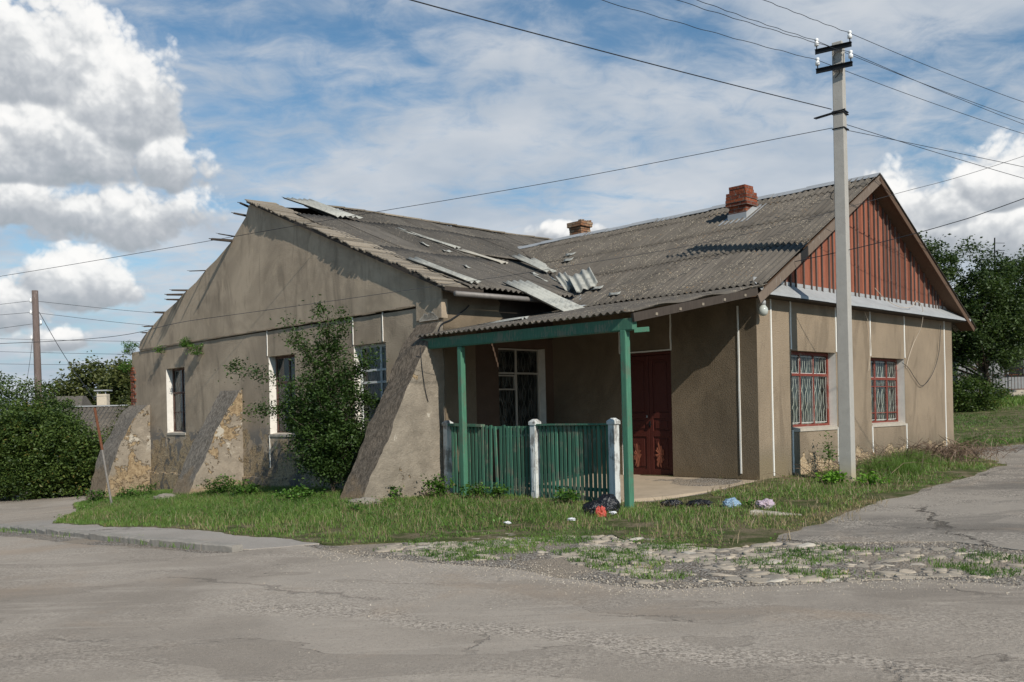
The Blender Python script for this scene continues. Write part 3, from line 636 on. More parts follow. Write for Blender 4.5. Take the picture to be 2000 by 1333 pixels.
wall('wall', MAT['plaster_inner'], Pi, -2.42, 0, -.5, 3.95, [(-1.72, -.26, .80, 2.78)], .26, MAT['whitewash'])
wall('wall', MAT['plaster_old'], Po, B4-.04, 21.35, -1.8, 3.60, [V1, V2, V3], .30, MAT['whitewash'])
# masonry pier at the porch corner, its plaster broken away along the right edge
m = MB(); cols = 2
pts = [(-2.42, -.5), (-2.42, 2.9), (-2.36, 3.15), (-2.1, 3.28), (-1.75, 3.30), (-1.6, 3.42), (-1.72, 3.55), (-1.66, 3.74), (-1.9, 3.93)]
m.poly([(A3, B4-.045, -.5)] + [(u, B4-.045, z) for u, z in pts] + [(A3, B4-.045, 3.93)])
for (u, z), (u2, z2) in zip(pts, pts[1:]): m.poly([(u, B4-.045, z), (u2, B4-.045, z2), (u2, B4+.02, z2), (u, B4+.02, z)])
m.poly([(A3, B4-.045, -.5), (A3, B4-.045, 3.93), (A3, B4+.02, 3.93), (A3, B4+.02, -.5)])
m.build('corner_pier', MAT['plaster_side'], house)
m = MB(); m.box(-1.9, 0, B4-.02, B4+.01, 3.0, 3.9); m.build('bare_masonry', MAT['bare_wood_dark'], house)  # broken masonry under the eave, with the shade there put into its dark colour
# small block of render standing proud at the top of the corner
m = MB(); m.box(A3-.05, A3+.12, B4-.05, 6.12, 3.32, 3.72); m.build('corner_block', MAT['plaster_gable'], house, bevel=.01)
m = MB(); seed = random.Random(5)
ring = [(5.36+.66*i/11, 3.32+.17*math.sin(math.pi*i/11)*seed.uniform(.6, 1.15)) for i in range(12)]
m.poly([(A3-.053, y, z) for y, z in ring]); m.poly([(A3-.053, y, z-.02) for y, z in ring[::-1]]); m.build('plaster_scar', MAT['plinth_stone'], house)
# old gable above the string course, left edge stripped by the collapse
ZR = lambda b: 3.93 + .392*(b-5.05)                 # underside of the roof over the old gable
gp = [(B4-.04, 3.66), (B4-.04, ZR(B4-.04)-.03)] + [(b, ZR(b)-.03+.015*math.sin(b*7)) for b in np.arange(6, 13, .5)] + [(13.1, 7.08), (13.25, 7.0), (13.41, 6.74), (14.06, 6.33), (14.3, 6.18), (15.14, 5.84), (15.78, 5.64), (16.45, 5.35),
      (17.31, 5.10), (17.85, 4.89), (18.71, 4.66), (19.56, 4.33), (20.17, 4.09), (20.55, 3.90), (20.66, 3.74), (20.62, 3.60)]
m = MB(); fr = [m.vert((A3-.035, b, z)) for b, z in gp]
m.face(fr); bk = [m.vert((A3+.32, b, z)) for b, z in gp]; m.face(bk[::-1])
for i in range(len(gp)): j = (i+1) % len(gp); m.face((fr[j], fr[i], bk[i], bk[j]))
m.build('gable_wall', MAT['plaster_gable'], house)
# string course: a thin ragged line of exposed mortar
m = MB(); N = 60
for i in range(N):
    b0 = 5.3+15.3*i/N; b1 = 5.3+15.3*(i+1)/N; h = .010+.012*abs(math.sin(i*2.3)); m.box(A3-.045, A3+.01, b0, b1, 3.655-h+.01*math.sin(i*1.1), 3.662+.01*math.sin(i*1.7))
m.build('string_course', MAT['plaster_front'], house)
m = MB()
for i in range(40):
    b0 = 5.9+15.3*i/40; zt = -.22-.012*max(0, b0-12)+.02*math.sin(i*3); m.hexa([(A3-.06, b0, -1.8), (A3, b0, -1.8), (A3, b0+.385, -1.8), (A3-.06, b0+.385, -1.8), (A3-.05, b0, zt), (A3+.01, b0, zt+.02), (A3+.01, b0+.385, zt+.02), (A3-.05, b0+.385, zt)])
m.build('plinth', MAT['plaster_old'], house)
# ragged brick corner at the far left
m = MB()
for i in range(42):
    z = -1.6+i*.115; w_ = .10 + (.14 if i % 2 else 0) + random.uniform(-.02, .03); m.box(A3-.03-random.uniform(0, .02), A3+.4, 21.3-w_, 21.38+random.uniform(0, .05), z, z+.10)
    if z > 3.0: break
m.build('broken_corner', MAT['brick_red'], house)
# back walls so that the rooms are shut
m = MB(); m.poly([(AW, 0, -.5), (AW, 12, -.5), (AW, 12, 3.6), (AW, 0, 3.6)]); m.poly([(AW, 12, -.5), (12, 12, -.5), (12, 12, 5), (AW, 12, 5)])
m.poly([(12, 12, -1.8), (12, 21.35, -1.8), (12, 21.35, 4), (12, 13, 7.1), (12, 12, 6.8)]); m.poly([(A3, 21.35, -1.8), (12, 21.35, -1.8), (12, 21.35, 3.95), (A3, 21.35, 3.6)])
m.build('wall', MAT['plaster_side'], house)
m = MB(); m.box(.3, 9, .6, .62, -.2, 3.3); m.box(.7, .72, .3, 5, -.2, 3.3); m.box(-3, -.1, 6.2, 6.22, -.3, 3.6); m.box(-2.2, -2.18, 6, 21, -1, 3.5); m.build('inner_wall', MAT['dark_room'], house)
# white stripes on the render
def stripe(P, u, z0, z1, wd=.035):
    m = MB(); n = 6; pts = [(u+random.uniform(-.006, .006), z0+(z1-z0)*i/n) for i in range(n+1)]
    for (ua, za), (ub, zb) in zip(pts, pts[1:]):
        m.hexa([P(ua-wd/2, za, .01), P(ua+wd/2, za, .01), P(ua+wd/2, za, -.018), P(ua-wd/2, za, -.018), P(ub-wd/2, zb, .01), P(ub+wd/2, zb, .01), P(ub+wd/2, zb, -.018), P(ub-wd/2, zb, -.018)])
    m.build('trim_strip', MAT['strip_white'], house)
for u, z0, z1 in ((.50, .02, 3.45), (1.24, 2.48, 3.45), (1.24, .03, .88), (3.10, 2.48, 3.45), (3.11, .1, .88), (4.70, 2.44, 3.45), (4.72, .28, .88), (6.48, 2.44, 3.45), (6.50, -.02, .88), (8.84, .02, 3.45)): stripe(Pf, u, z0, z1)
for u, z0, z1 in ((.40, .08, 3.3), (1.99, 2.56, 3.3), (3.34, 2.56, 3.3)): stripe(Ps, u, z0, z1, .03)
for u, z0, z1 in ((12.46, 2.96, 3.64), (8.53, 2.99, 3.64), (7.37, 2.99, 3.64), (12.44, .05, .9)): stripe(Po, u, z0, z1, .013)
m = MB(); m.box(-.015, .01, 1.98, 3.34, 2.548, 2.575); m.build('trim_strip', MAT['strip_white'], house)

# ---- windows
def grille(P, u0, u1, z0, z1, d, m, per=.20, amp=.062, r=.0085):
    g = MB(); n = max(2, round((u1-u0)/per)); per = (u1-u0)/n
    for i in range(n+1):
        for s in ((-1, 1) if 0 < i < n else ((1,) if i == 0 else (-1,))):
            pts = []
            for k in range(int((z1-z0)/.045)+1):
                z = z0+k*.045; ph = math.sin(math.pi*(z-z0)/.36); off = s*(amp*.85*abs(ph)**.7)
                pts.append(P(u0+i*per+off, z, d))
            g.tube(pts, r, 4, False)
    for z in (z0+.02, z1-.02): g.tube([P(u0, z, d), P(u1, z, d)], r, 4)
    return g, m
def window(P, h, d, mframe, vbars, hbars, gr=None, curtain='curtain', fw=.06, sub=None, extra=None):
    """h opening; vbars / hbars in fractions; frame is the part, panes, grille and sill hang under it"""
    u0, u1, z0, z1 = h; f = MB(); e = .002
    def bx_(a, b, c, dd, p=0, q=.05): f.hexa([P(a, c, d+q), P(b, c, d+q), P(b, c, d-p), P(a, c, d-p), P(a, dd, d+q), P(b, dd, d+q), P(b, dd, d-p), P(a, dd, d-p)])
    bx_(u0+e, u0+fw, z0+e, z1-e); bx_(u1-fw, u1-e, z0+e, z1-e); bx_(u0+fw, u1-fw, z1-fw, z1-e); bx_(u0+fw, u1-fw, z0+e, z0+fw*1.2)
    zz = [z0+fw*1.2] + [z0+(z1-z0)*t for t, _ in hbars] + [z1-fw]; 
    for t, wd in hbars: bx_(u0+fw, u1-fw, z0+(z1-z0)*t-wd/2, z0+(z1-z0)*t+wd/2, .004)
    uu = [u0+(u1-u0)*t for t, _ in vbars]
    for t, wd in vbars: bx_(u0+(u1-u0)*t-wd/2, u0+(u1-u0)*t+wd/2, z0+fw, z1-fw, -.003, .045)
    if sub:
        for (ta, tb, tz, wd) in sub: bx_(u0+(u1-u0)*ta, u0+(u1-u0)*tb, z0+(z1-z0)*tz-wd/2, z0+(z1-z0)*tz+wd/2, -.006, .04)
    if extra:
        for (ta, tb, tc_, td) in extra:
            a, b, c, dd = u0+(u1-u0)*ta, u0+(u1-u0)*tb, z0+(z1-z0)*tc_, z0+(z1-z0)*td; w_ = .03
            bx_(a, a+w_, c, dd, .012); bx_(b-w_, b, c, dd, .012); bx_(a+w_, b-w_, dd-w_, dd, .012); bx_(a+w_, b-w_, c, c+w_, .012)
    w_ = f.build('window', mframe, house, bevel=.004)
    g = MB(); q4 = [Vector(P(u0+fw, z0+fw, d+.028)), Vector(P(u1-fw, z0+fw, d+.028)), Vector(P(u1-fw, z1-fw, d+.028)), Vector(P(u0+fw, z1-fw, d+.028))]
    if (q4[1]-q4[0]).cross(q4[3]-q4[0]).dot(Vector(P(u0, z0, -1))-Vector(P(u0, z0, 0))) < 0: q4 = q4[::-1]
    g.poly(q4); g.build('pane', MAT['glass'], w_)
    if mframe == MAT['paint_redframe']:
        pt = MB(); U_ = [u0+fw]+uu+[u1-fw]; Z_ = sorted(zz)
        for a, b in zip(U_, U_[1:]):
            for c_, d_ in zip(Z_, Z_[1:]):
                a_, b_, c2, d2 = a+.024, b-.024, c_+.028, d_-.028; k = .008
                for (q, r_, s_, v_) in ((a_, a_+k, c2, d2), (b_-k, b_, c2, d2), (a_, b_, c2, c2+k), (a_, b_, d2-k, d2)): pt.poly([P(q, s_, d+.02), P(r_, s_, d+.02), P(r_, v_, d+.02), P(q, v_, d+.02)])
        pt.build('putty', MAT['strip_white'], w_)
    if gr: gg, mm = grille(P, u0+fw, u1-fw, z0+fw, z1-fw, d+.075, gr); gg.build('grille', mm, w_)
    c = MB(); n = 26
    for i in range(n):
        a = u0+(u1-u0)*i/n; b = u0+(u1-u0)*(i+1)/n; c.poly([P(a, z0, d+.22+.02*math.sin(i*1.9)), P(b, z0, d+.22+.02*math.sin((i+1)*1.9)), P(b, z1, d+.22+.02*math.sin((i+1)*1.9)), P(a, z1, d+.22+.02*math.sin(i*1.9))])
    c.build('curtain', MAT[curtain], w_)
    return w_
window(Pf, W1, .17, MAT['paint_redframe'], [(.355, .035), (.655, .035)], [(.70, .055)], MAT['grille_paint'], fw=.065)
window(Pf, W2, .17, MAT['paint_redframe'], [(.33, .06), (.68, .06)], [(.69, .06)], MAT['grille_paint'], fw=.055, sub=[(.03, .97, .57, .022), (.03, .97, .17, .022)])
window(Po, V1, .20, MAT['paint_brownframe'], [(.48, .045)], [(.62, .06)], MAT['grille_paint'], sub=[(.03, .97, .32, .022)])
window(Po, V2, .20, MAT['paint_brownframe'], [(.48, .05)], [(.66, .06)], None)
window(Po, V3, .16, MAT['frame_white'], [(.34, .055)], [(.56, .05), (.70, .05)], MAT['grille_white'], curtain='curtain_white', fw=.075)
window(Pi, (-1.72, -.26, .80, 2.78), .20, MAT['paint_offwhite'], [(.50, .05)], [(.72, .04)], MAT['grille_dark'], curtain='dark_room', fw=.04, extra=[(.04, .47, .53, .70)])
for P, h in ((Pf, W1), (Pf, W2), (Po, V1), (Po, V2), (Po, V3)):
    m = MB(); m.hexa([P(h[0]+.003, h[2]-.06, .20), P(h[1]-.003, h[2]-.06, .20), P(h[1]-.003, h[2]-.06, -.02), P(h[0]+.003, h[2]-.06, -.02), P(h[0]+.003, h[2]+.035, .20), P(h[1]-.003, h[2]+.035, .20), P(h[1]-.003, h[2]+.0, -.02), P(h[0]+.003, h[2]+.0, -.02)])
    m.build('window_sill', MAT['plinth_stone'], house)
# ---- double door
f = MB()
for a, b, c, d in ((2.005, 2.06, -.08, 2.545), (3.26, 3.315, -.08, 2.545), (2.06, 3.26, 2.49, 2.545)): f.box(.07, .16, a, b, c, d)
f.build('door_frame', MAT['paint_door'], house, bevel=.004)
for k, (b0, b1) in enumerate(((2.065, 2.655), (2.665, 3.255))):
    d = MB(); x0 = .105
    for (c0, c1) in ((b0, b0+.09), (b1-.09, b1)): d.box(x0, x0+.045, c0, c1, -.07, 2.48)
    for (c0, c1) in ((-.07, .10), (.78, .90), (1.16, 1.28), (1.95-.0, 2.02), (2.38, 2.48)):
        if c0 != 1.95: d.box(x0+.001, x0+.045, b0+.09, b1-.09, c0, c1)
    for (c0, c1) in ((.10, .78), (.90, 1.16), (1.28, 2.38)):
        d.box(x0+.018, x0+.04, b0+.09, b1-.09, c0, c1); d.box(x0+.006, x0+.02, b0+.14, b1-.14, c0+.05, c1-.05)
    dd = d.build('door', MAT['paint_door'], house, bevel=.005)
    pm = MB(); rr = random.Random(k+2)                 # blistered paint on the lower panel
    cy_ = (b0+b1)/2+.04; ring = []
    for i in range(40):
        q = 6.283*i/40; k_ = rr.uniform(.45, 1.15); ring.append((x0-.001-rr.uniform(0, .014), cy_+.11*k_*math.cos(q), .40+.27*k_*math.sin(q)))
    c_ = pm.vert((x0-.004, cy_, .40)); ids = [pm.vert(p) for p in ring]
    for i in range(40): pm.tone = rr.random(); pm.face((c_, ids[i], ids[(i+1) % 40]))
    pm.build('peeling_paint', MAT['paint_red'], dd)
    if k == 0:
        hm = MB(); hm.box(.075, .10, 2.66-.035, 2.66-.005, .98, 1.10); hm.tube([(.09, 2.63, 1.03), (.06, 2.63, 1.03), (.06, 2.56, 1.03)], .008, 6); hm.build('handle', MAT['black_steel'], dd)
        hm = MB(); hm.box(.085, .10, 2.70, 2.73, 1.18, 1.22); hm.build('lock', MAT['zinc'], dd)
# ---- porch floor slab
m = MB(); P_ = [(-3.15, .75), (-3.15, 5.27), (-.002, 5.27), (-.002, 3.31), (.2, 3.31), (.2, 2.01), (-.002, 2.01), (-.002, .02), (-1.5, .06), (-2.5, .3)]
top = [m.vert((x, y, -.035-.050*(-x)+.008*math.sin(y*3+x*2))) for x, y in P_]; bot = [m.vert((x, y, -.6)) for x, y in P_]; m.face(top[::-1])
for i in range(len(P_)): j = (i+1) % len(P_); m.face((top[i], top[j], bot[j], bot[i]))
m.build('porch_floor', MAT['floor_concrete'], house)

# ---- corrugated roofs
def corr(mb, f, u0, u1, v0, v1, rows, clip=None, seed=0, amp=.026, per=.15, sheetw=1.05, over=.03, jig=.012, skip=None, nsub=5, step=.012, tv=.12, lmax=.006):
    """f(u, v, h) -> point.  rows: list of v limits from the eave up; each sheet is its own strip with its own tone"""
    rr = random.Random(seed); ns = int(math.ceil((u1-u0)/sheetw))
    for ri, (ra, rb) in enumerate(zip(rows, rows[1:])):
        for si in range(ns):
            a = u0+si*sheetw; b = min(u1, a+sheetw+.02); 
            if skip and skip(ri, si): continue
            tn0 = min(.85, max(0, rr.gauss(.42, tv))); pale = {int(rr.random()*7) for _ in range(3)} if rr.random() < .30 and ri >= len(rows)-3 else set(); lift = rr.uniform(0, lmax); ja = rr.uniform(-jig, jig); dz_ = rr.uniform(0, .006)
            n = max(2, int(round((b-a)/per*8))); prev = None
            for k in range(n+1):
                u = a+(b-a)*k/n; va, vb = ra-over+ja, rb
                if clip:
                    cl = clip(u); va = max(va, cl[0]); vb = min(vb, cl[1])
                if vb-va < .03: prev = None; continue
                mb.tone = .98 if (int(k/8) in pale and k % 8 in (2, 3, 4)) else tn0
                h = amp*math.cos(2*math.pi*u/per)
                col = [mb.vert(f(u, va+(vb-va)*q/nsub, h+step*(1-(va+(vb-va)*q/nsub-ra)/max(rb-ra, .1))+lift+dz_)) for q in range(nsub+1)]
                if prev:
                    for q in range(nsub): mb.face((prev[q], col[q], col[q+1], prev[q+1]))
                prev = col
K1 = (6.42-3.64)/(4.65+.12)
SG = lambda u: .02*math.sin(u*.9)+.015*math.sin(u*2.3+1)               # gentle unevenness
nr = Vector((-K1, 0, 1)).normalized()
def f_rw(u, v, h):                                                      # right wing, slope facing the porch; u along the ridge (y), v = x
    return (v+nr.x*h, u, 3.64+K1*(v+.12)+nr.z*h+SG(u)*.6)
def ridge_z(a): return 7.12+.025*max(0, min(a+3.4, 8))+.05*math.sin((a+3.3)*.55)-.02*max(0, a-7.7)
def lw_z(a, b): return 3.97+(ridge_z(a)-3.97)*(b-5.0)/8.0 - .10*math.sin(math.pi*min(1, max(0, (b-5)/8)))*(.4+.6*math.sin((a+3)*.5)**2)
def f_lw(u, v, h):                                                      # left wing slope; u = x, v = y
    return (u, v-.37*h, lw_z(u, v)+.93*h+SG(u*1.3)*.8)
def val_y(x):                                                           # valley: y at which both slopes meet
    return 5.0+(max(0, (3.64+K1*((x if x < 4.65 else 9.30-x)+.12))-3.97))/.392
def val_x(y): return ((3.97+.392*(y-5.0))-3.64)/K1-.12
m = MB(); corr(m, f_rw, -.32, 11.6, 0, 5, [-.12, 1.55, 2.90, 4.12, 4.66], clip=lambda u: ((-.2 if u < 5.0 else val_x(u)+.06), 4.66), seed=1)
m.build('roof', MAT['sheeting_old'], house, smooth=True, solid=.007)
m = MB()                                                                 # far slope of the right wing
nr2 = Vector((K1, 0, 1)).normalized()
def f_rb(u, v, h): return (9.42-v+nr2.x*h, u, 3.64+K1*(v+.12)+nr2.z*h)
corr(m, f_rb, -.32, 16, 0, 5, [-.75, .5, 1.7, 2.9, 4.1, 4.66], seed=4); m.build('roof', MAT['sheeting_old'], house, smooth=True, solid=.007)
def f_po(u, v, h):                                                       # shallow skirt over the porch: v 0 at the main slope, 1 at the edge
    xe = -3.80 if u > .1 else -.50-(u+.32)/.42*3.30
    z = 3.60+(2.93-3.60)*((-.10-(-.10+(xe+.10)*v))/3.7); x = -.10+(xe+.10)*v
    return (x, u, z+h-.0*v)
m = MB(); corr(m, f_po, -.32, 5.55, 0, 1, [0, .52, 1.0], seed=9, over=.0, amp=.024)
m.build('porch_roof', MAT['sheeting_old'], house, smooth=True, solid=.008)
LE = lambda b: -2.62-.22*math.sin(max(0, min(1, (b-5)/8))*math.pi)*1.0+.05*math.sin(b*3)   # outer edge of the surviving sheets
m = MB()
corr(m, f_lw, -2.85, 12.2, 5, 13, [4.98, 8.6, 11.75, 13.02], clip=lambda u: ((4.95 if u < .5 else val_y(u)+.05), 13.02), seed=3, jig=.05, over=.02, step=.002, tv=.22, lmax=.016, skip=lambda r, s: s == 0 and r in (2,))
m.build('roof', MAT['sheeting_grey'], house, smooth=True, solid=.007)
m = MB(); m.poly([(-1.0, 13.02, ridge_z(-1)-.02), (12.2, 13.02, ridge_z(12)-.02), (12.2, 21.6, 3.6), (-1.0, 21.6, 3.6)]); m.poly([(-3.0, 13.02, 7.0), (-1.0, 13.02, ridge_z(-1)-.02), (-1.0, 21.6, 3.6), (-3.0, 21.0, 3.6)])
m.build('roof', MAT['sheeting_grey'], house)
# laths bared along the verge, and the splintered rafter and lath ends over the wall
rr = random.Random(4); m = MB(); b = 5.0
while b < 13.1:
    wd = rr.uniform(.05, .11); m.tone = rr.random(); xa = A3-.19-.03*math.sin(b*1.7)-rr.uniform(0, .02); xb = -2.55+rr.uniform(0, .05); z = ZR(b)+.03+rr.uniform(0, .035); tl = rr.uniform(-.03, .02)
    m.hexa([(xa, b, z-.012+tl), (xb, b+rr.uniform(-.02, .02), z-.012), (xb, b+wd*.92, z+wd*.38-.012), (xa, b+wd*.9, z+wd*.38-.012+tl), (xa, b, z+.014+tl), (xb, b, z+.014), (xb, b+wd*.92, z+wd*.38+.014), (xa, b+wd*.9, z+wd*.38+.014+tl)])
    b += wd*rr.uniform(1.02, 1.25)
m.build('roof_laths', MAT['bare_wood'], house)
m = MB(); m.hexa([(A3-.17, 5.0, ZR(5)-.06), (-2.4, 5.0, ZR(5)-.06), (-2.4, 13.1, ZR(13.1)-.03), (A3-.17, 13.1, ZR(13.1)-.03), (A3-.17, 5.0, ZR(5)+.03), (-2.4, 5.0, ZR(5)+.03), (-2.4, 13.1, ZR(13.1)+.03), (A3-.17, 13.1, ZR(13.1)+.03)]); m.build('verge_board', MAT['bare_wood_dark'], house)
for (y, z, x1, z1, wd) in ((13.3, 6.98, -3.52, 7.08, .05), (13.46, 6.79, -3.62, 6.82, .05), (14.21, 6.23, -3.9, 6.21, .07), (14.12, 6.33, -3.74, 6.36, .03), (15.84, 5.63, -3.78, 5.56, .03), (17.1, 5.19, -3.75, 5.16, .055),
                           (17.42, 5.10, -3.76, 5.06, .065), (17.74, 4.98, -3.63, 4.96, .055), (18.71, 4.68, -3.58, 4.67, .06), (19.56, 4.34, -3.58, 4.30, .05), (20.04, 4.16, -3.45, 4.15, .05)):
    m = MB(); m.tone = rr.random(); m.bar((A3+.1, y, z), (x1, y+.02, z1), wd*1.5, wd, taper=.7); m.bar((x1+.06, y+.02, z1), (x1-.07, y+.035, z1+.012), wd*.6, wd*.5, taper=.4); m.build('lath_end', MAT['bare_wood_dark'], house)
# ridge cap and valley flashing
m = MB()
for i in range(14):
    b0, b1 = -.34+i*.87, -.34+(i+1)*.87+.02; z = 6.45+.006*(i % 2)+SG(b0)*.6
    m.poly([(4.46, b0, z-.10), (4.46, b1, z-.10), (4.65, b1, z+.02), (4.65, b0, z+.02)]); m.poly([(4.65, b0, z+.02), (4.65, b1, z+.02), (4.84, b1, z-.10), (4.84, b0, z-.10)])
m.build('ridge_cap', MAT['zinc'], house, solid=.004)
m = MB(); q = [(x, val_y(x)) for x in np.arange(.3, 4.75, .35)]
for (x0, y0), (x1, y1) in zip(q, q[1:]):
    z0, z1 = 3.64+K1*(x0+.12)+.004, 3.64+K1*(x1+.12)+.004
    m.poly([(x0-.16, y0, z0+.0), (x1-.16, y1, z1+.0), (x1, y1, z1-.03), (x0, y0, z0-.03)]); m.poly([(x0, y0, z0-.03), (x1, y1, z1-.03), (x1, y1-.32, z1+.0), (x0, y0-.32, z0+.0)])
m.build('valley_flashing', MAT['zinc'], house, solid=.003)
m = MB(); rr = random.Random(8)
for i in range(16):
    x0 = -1.2+i*.7; m.tone = rr.random(); m.bar((x0, 13.02, ridge_z(x0)+.05), (x0+.74, 13.02, ridge_z(x0+.7)+.05+rr.uniform(0, .02)), .16, .04)
m.build('ridge_board', MAT['bare_wood'], house)
# under-eave timber of the left wing and rafters
m = MB(); m.hexa([(-3.3, 4.92, 3.80), (.5, 4.92, 3.86), (.5, 5.35, 3.96), (-3.3, 5.35, 3.9), (-3.3, 4.92, 3.83), (.5, 4.92, 3.89), (.5, 5.35, 4.0), (-3.3, 5.35, 3.94)]); m.build('eave_board', MAT['bare_wood_dark'], house)
# gutter pipe
m = MB(); m.tube([(A3-.02, 4.86, 3.78), (-1.3, 4.86, 3.80), (.25, 4.88, 3.83)], .055, 12); m.build('gutter', MAT['pipe_metal'], house, smooth=True)
# gable of the right wing: boarding, battens, barge boards, soffit, flashing
zr = lambda a: (3.64+K1*(a+.12) if a < 4.65 else 3.64+K1*(9.42-a))
m = MB(); a = .08; rr = random.Random(2)
while a < 9.25:
    wd = min(rr.uniform(.14, .19), 9.27-a); m.tone = rr.random(); e = rr.uniform(0, .006); a2 = a+wd-.004
    m.hexa([(a, .05, 3.6), (a2, .05, 3.6), (a2, .02-e, 3.6), (a, .02-e, 3.6)][::1] + [(a, .05, zr(a)-.03), (a2, .05, zr(a2)-.03), (a2, .02-e, zr(a2)-.03), (a, .02-e, zr(a)-.03)]); a += wd
m.build('gable_boarding', MAT['paint_red'], house)
m = MB(); a = .7
while a < 8.9:
    m.tone = rr.random()*.6; z1 = zr(a)-.06; z0 = 3.70; t_ = rr.uniform(-.015, .015)
    m.hexa([(a-.013, .015, z0), (a+.013, .015, z0), (a+.013, -.022, z0), (a-.013, -.022, z0), (a-.013+t_, .015, z1), (a+.013+t_, .015, z1), (a+.013+t_, -.022, z1), (a-.013+t_, -.022, z1)])
    a += rr.choice((.17, .21, .27, .31, .24))
m.build('gable_battens', MAT['pole_wood'], house)
for s, (x0, z0, x1, z1) in enumerate(((-.47, 3.40, 4.65, 6.40), (4.65, 6.40, 10.02, 3.28))):
    m = MB(); dv = Vector((x1-x0, 0, z1-z0)).normalized(); up = Vector((-dv.z, 0, dv.x)); y = -.335
    A_ = Vector((x0, y, z0)); B_ = Vector((x1, y, z1)); bw = .17 if s == 0 else .11; c = [A_-up*bw, B_-up*bw, B_+up*.0, A_+up*.0]
    m.hexa([c[0], c[1], c[1]+Vector((0, .028, 0)), c[0]+Vector((0, .028, 0)), c[3], c[2], c[2]+Vector((0, .028, 0)), c[3]+Vector((0, .028, 0))])
    m.build('barge_board', MAT['barge_wood'] if s == 0 else MAT['soffit_wood'], house)
    m = MB(); m.poly([A_-up*.06+Vector((0, .03, 0)), B_-up*.06+Vector((0, .03, 0)), B_-up*.06+Vector((0, .36, 0)), A_-up*.06+Vector((0, .36, 0))]); m.build('soffit', MAT['soffit_wood'], house, solid=.01)
m = MB(); n = 8
for i in range(n):
    a0, a1 = -.30+10.1*i/n, -.30+10.1*(i+1)/n+.015; dz_ = .003*(i % 2); y0 = -.31
    ra0, ra1 = (0 if i else .25), (0 if i < n-1 else .35)
    z_in = lambda a_: 3.76
    m.poly([(a0, y0, 3.50+dz_), (a1, y0, 3.50+dz_), (a1-ra1, .018, 3.74+dz_), (a0+ra0, .018, 3.74+dz_)])
    m.poly([(a0, y0, 3.50+dz_), (a1, y0, 3.50+dz_), (a1, y0-.006, 3.445+dz_), (a0, y0-.006, 3.445+dz_)])
    m.poly([(a0+ra0, .014-dz_, 3.74+dz_), (a1-ra1, .014-dz_, 3.74+dz_), (a1-ra1, .012-dz_, 3.81), (a0+ra0, .012-dz_, 3.81)])
m.build('cornice_flashing', MAT['zinc'], house, solid=.003)
m = MB(); m.box(-.28, 9.75, -.29, .0, 3.425, 3.45); m.build('cornice_board', MAT['bare_wood_dark'], house)
m = MB(); m.bar((-.42, -.28, 3.47), (-3.70, .0, 2.84), .05, .14); m.build('eave_beam', MAT['bare_wood_dark'], house)
for t_ in (.12, .3, .48, .66, .84):                        # rafter ends poking through under the slanting eave
    m = MB(); x = -.42-3.28*t_; y = -.28+.28*t_; z = 3.47-.63*t_; m.bar((x+.12, y+.6, z+.02), (x, y-.04, z-.02), .05, .045); m.build('rafter_end', MAT['bare_wood'], house)
# chimneys
def chimney(x, y, z0, z1, w_, d_, mt, crown):
    m = MB(); z = z0; i = 0; rr = random.Random(int(x*10))
    while z < z1:
        k = 0; top_ = z1-z
        if crown and top_ < .46: k = .05
        if top_ < (.16 if crown == 1 else .0): k = -.01
        if crown == 2: k = .05 if top_ < .2 else 0
        j = [rr.uniform(-.010, .012) for _ in range(4)]
        m.box(x-w_/2-k-j[0], x+w_/2+k+j[1], y-d_/2-k-j[2], y+d_/2+k+j[3], z+.005, z+.078); m.box(x-w_/2-k+.012, x+w_/2+k-.012, y-d_/2-k+.012, y+d_/2+k-.012, z-.002, z+.006); z += .08
    if crown == 2:
        for q in range(5): m.box(x-w_/2+q*.11-.04, x-w_/2+q*.11+rr.uniform(.01, .05), y-d_/2-.04, y-d_/2+.08, z, z+rr.uniform(.02, .06))
    m.build('chimney', mt, house, bevel=.006)
chimney(3.66, 2.56, 5.35, 6.50, .38, .46, MAT['brick_red'], 1)
chimney(6.35, 10.08, 5.5, 7.26, .44, .50, MAT['brick_pale'], 2)
m = MB(); xa, xb, ya, yb = 3.26, 4.15, 2.18, 2.90; h_ = .035
zz = lambda x: 3.64+K1*(x+.12)+h_
m.poly([(xa, ya, zz(xa)), (xb, ya, zz(xb)), (xb, yb+.1, zz(xb)), (xa, yb+.1, zz(xa))])
m.box(3.45, 3.465, 2.31, 2.81, zz(3.4)-.05, zz(3.45)+.14); m.hexa([(3.46, 2.305, zz(3.47)-.02), (3.93, 2.305, zz(3.97)-.02), (3.93, 2.32, zz(3.97)-.02), (3.46, 2.32, zz(3.47)-.02), (3.46, 2.305, zz(3.47)+.12), (3.93, 2.305, zz(3.97)+.12), (3.93, 2.32, zz(3.97)+.12), (3.46, 2.32, zz(3.47)+.12)])
m.build('chimney_flashing', MAT['zinc'], house, solid=.004)
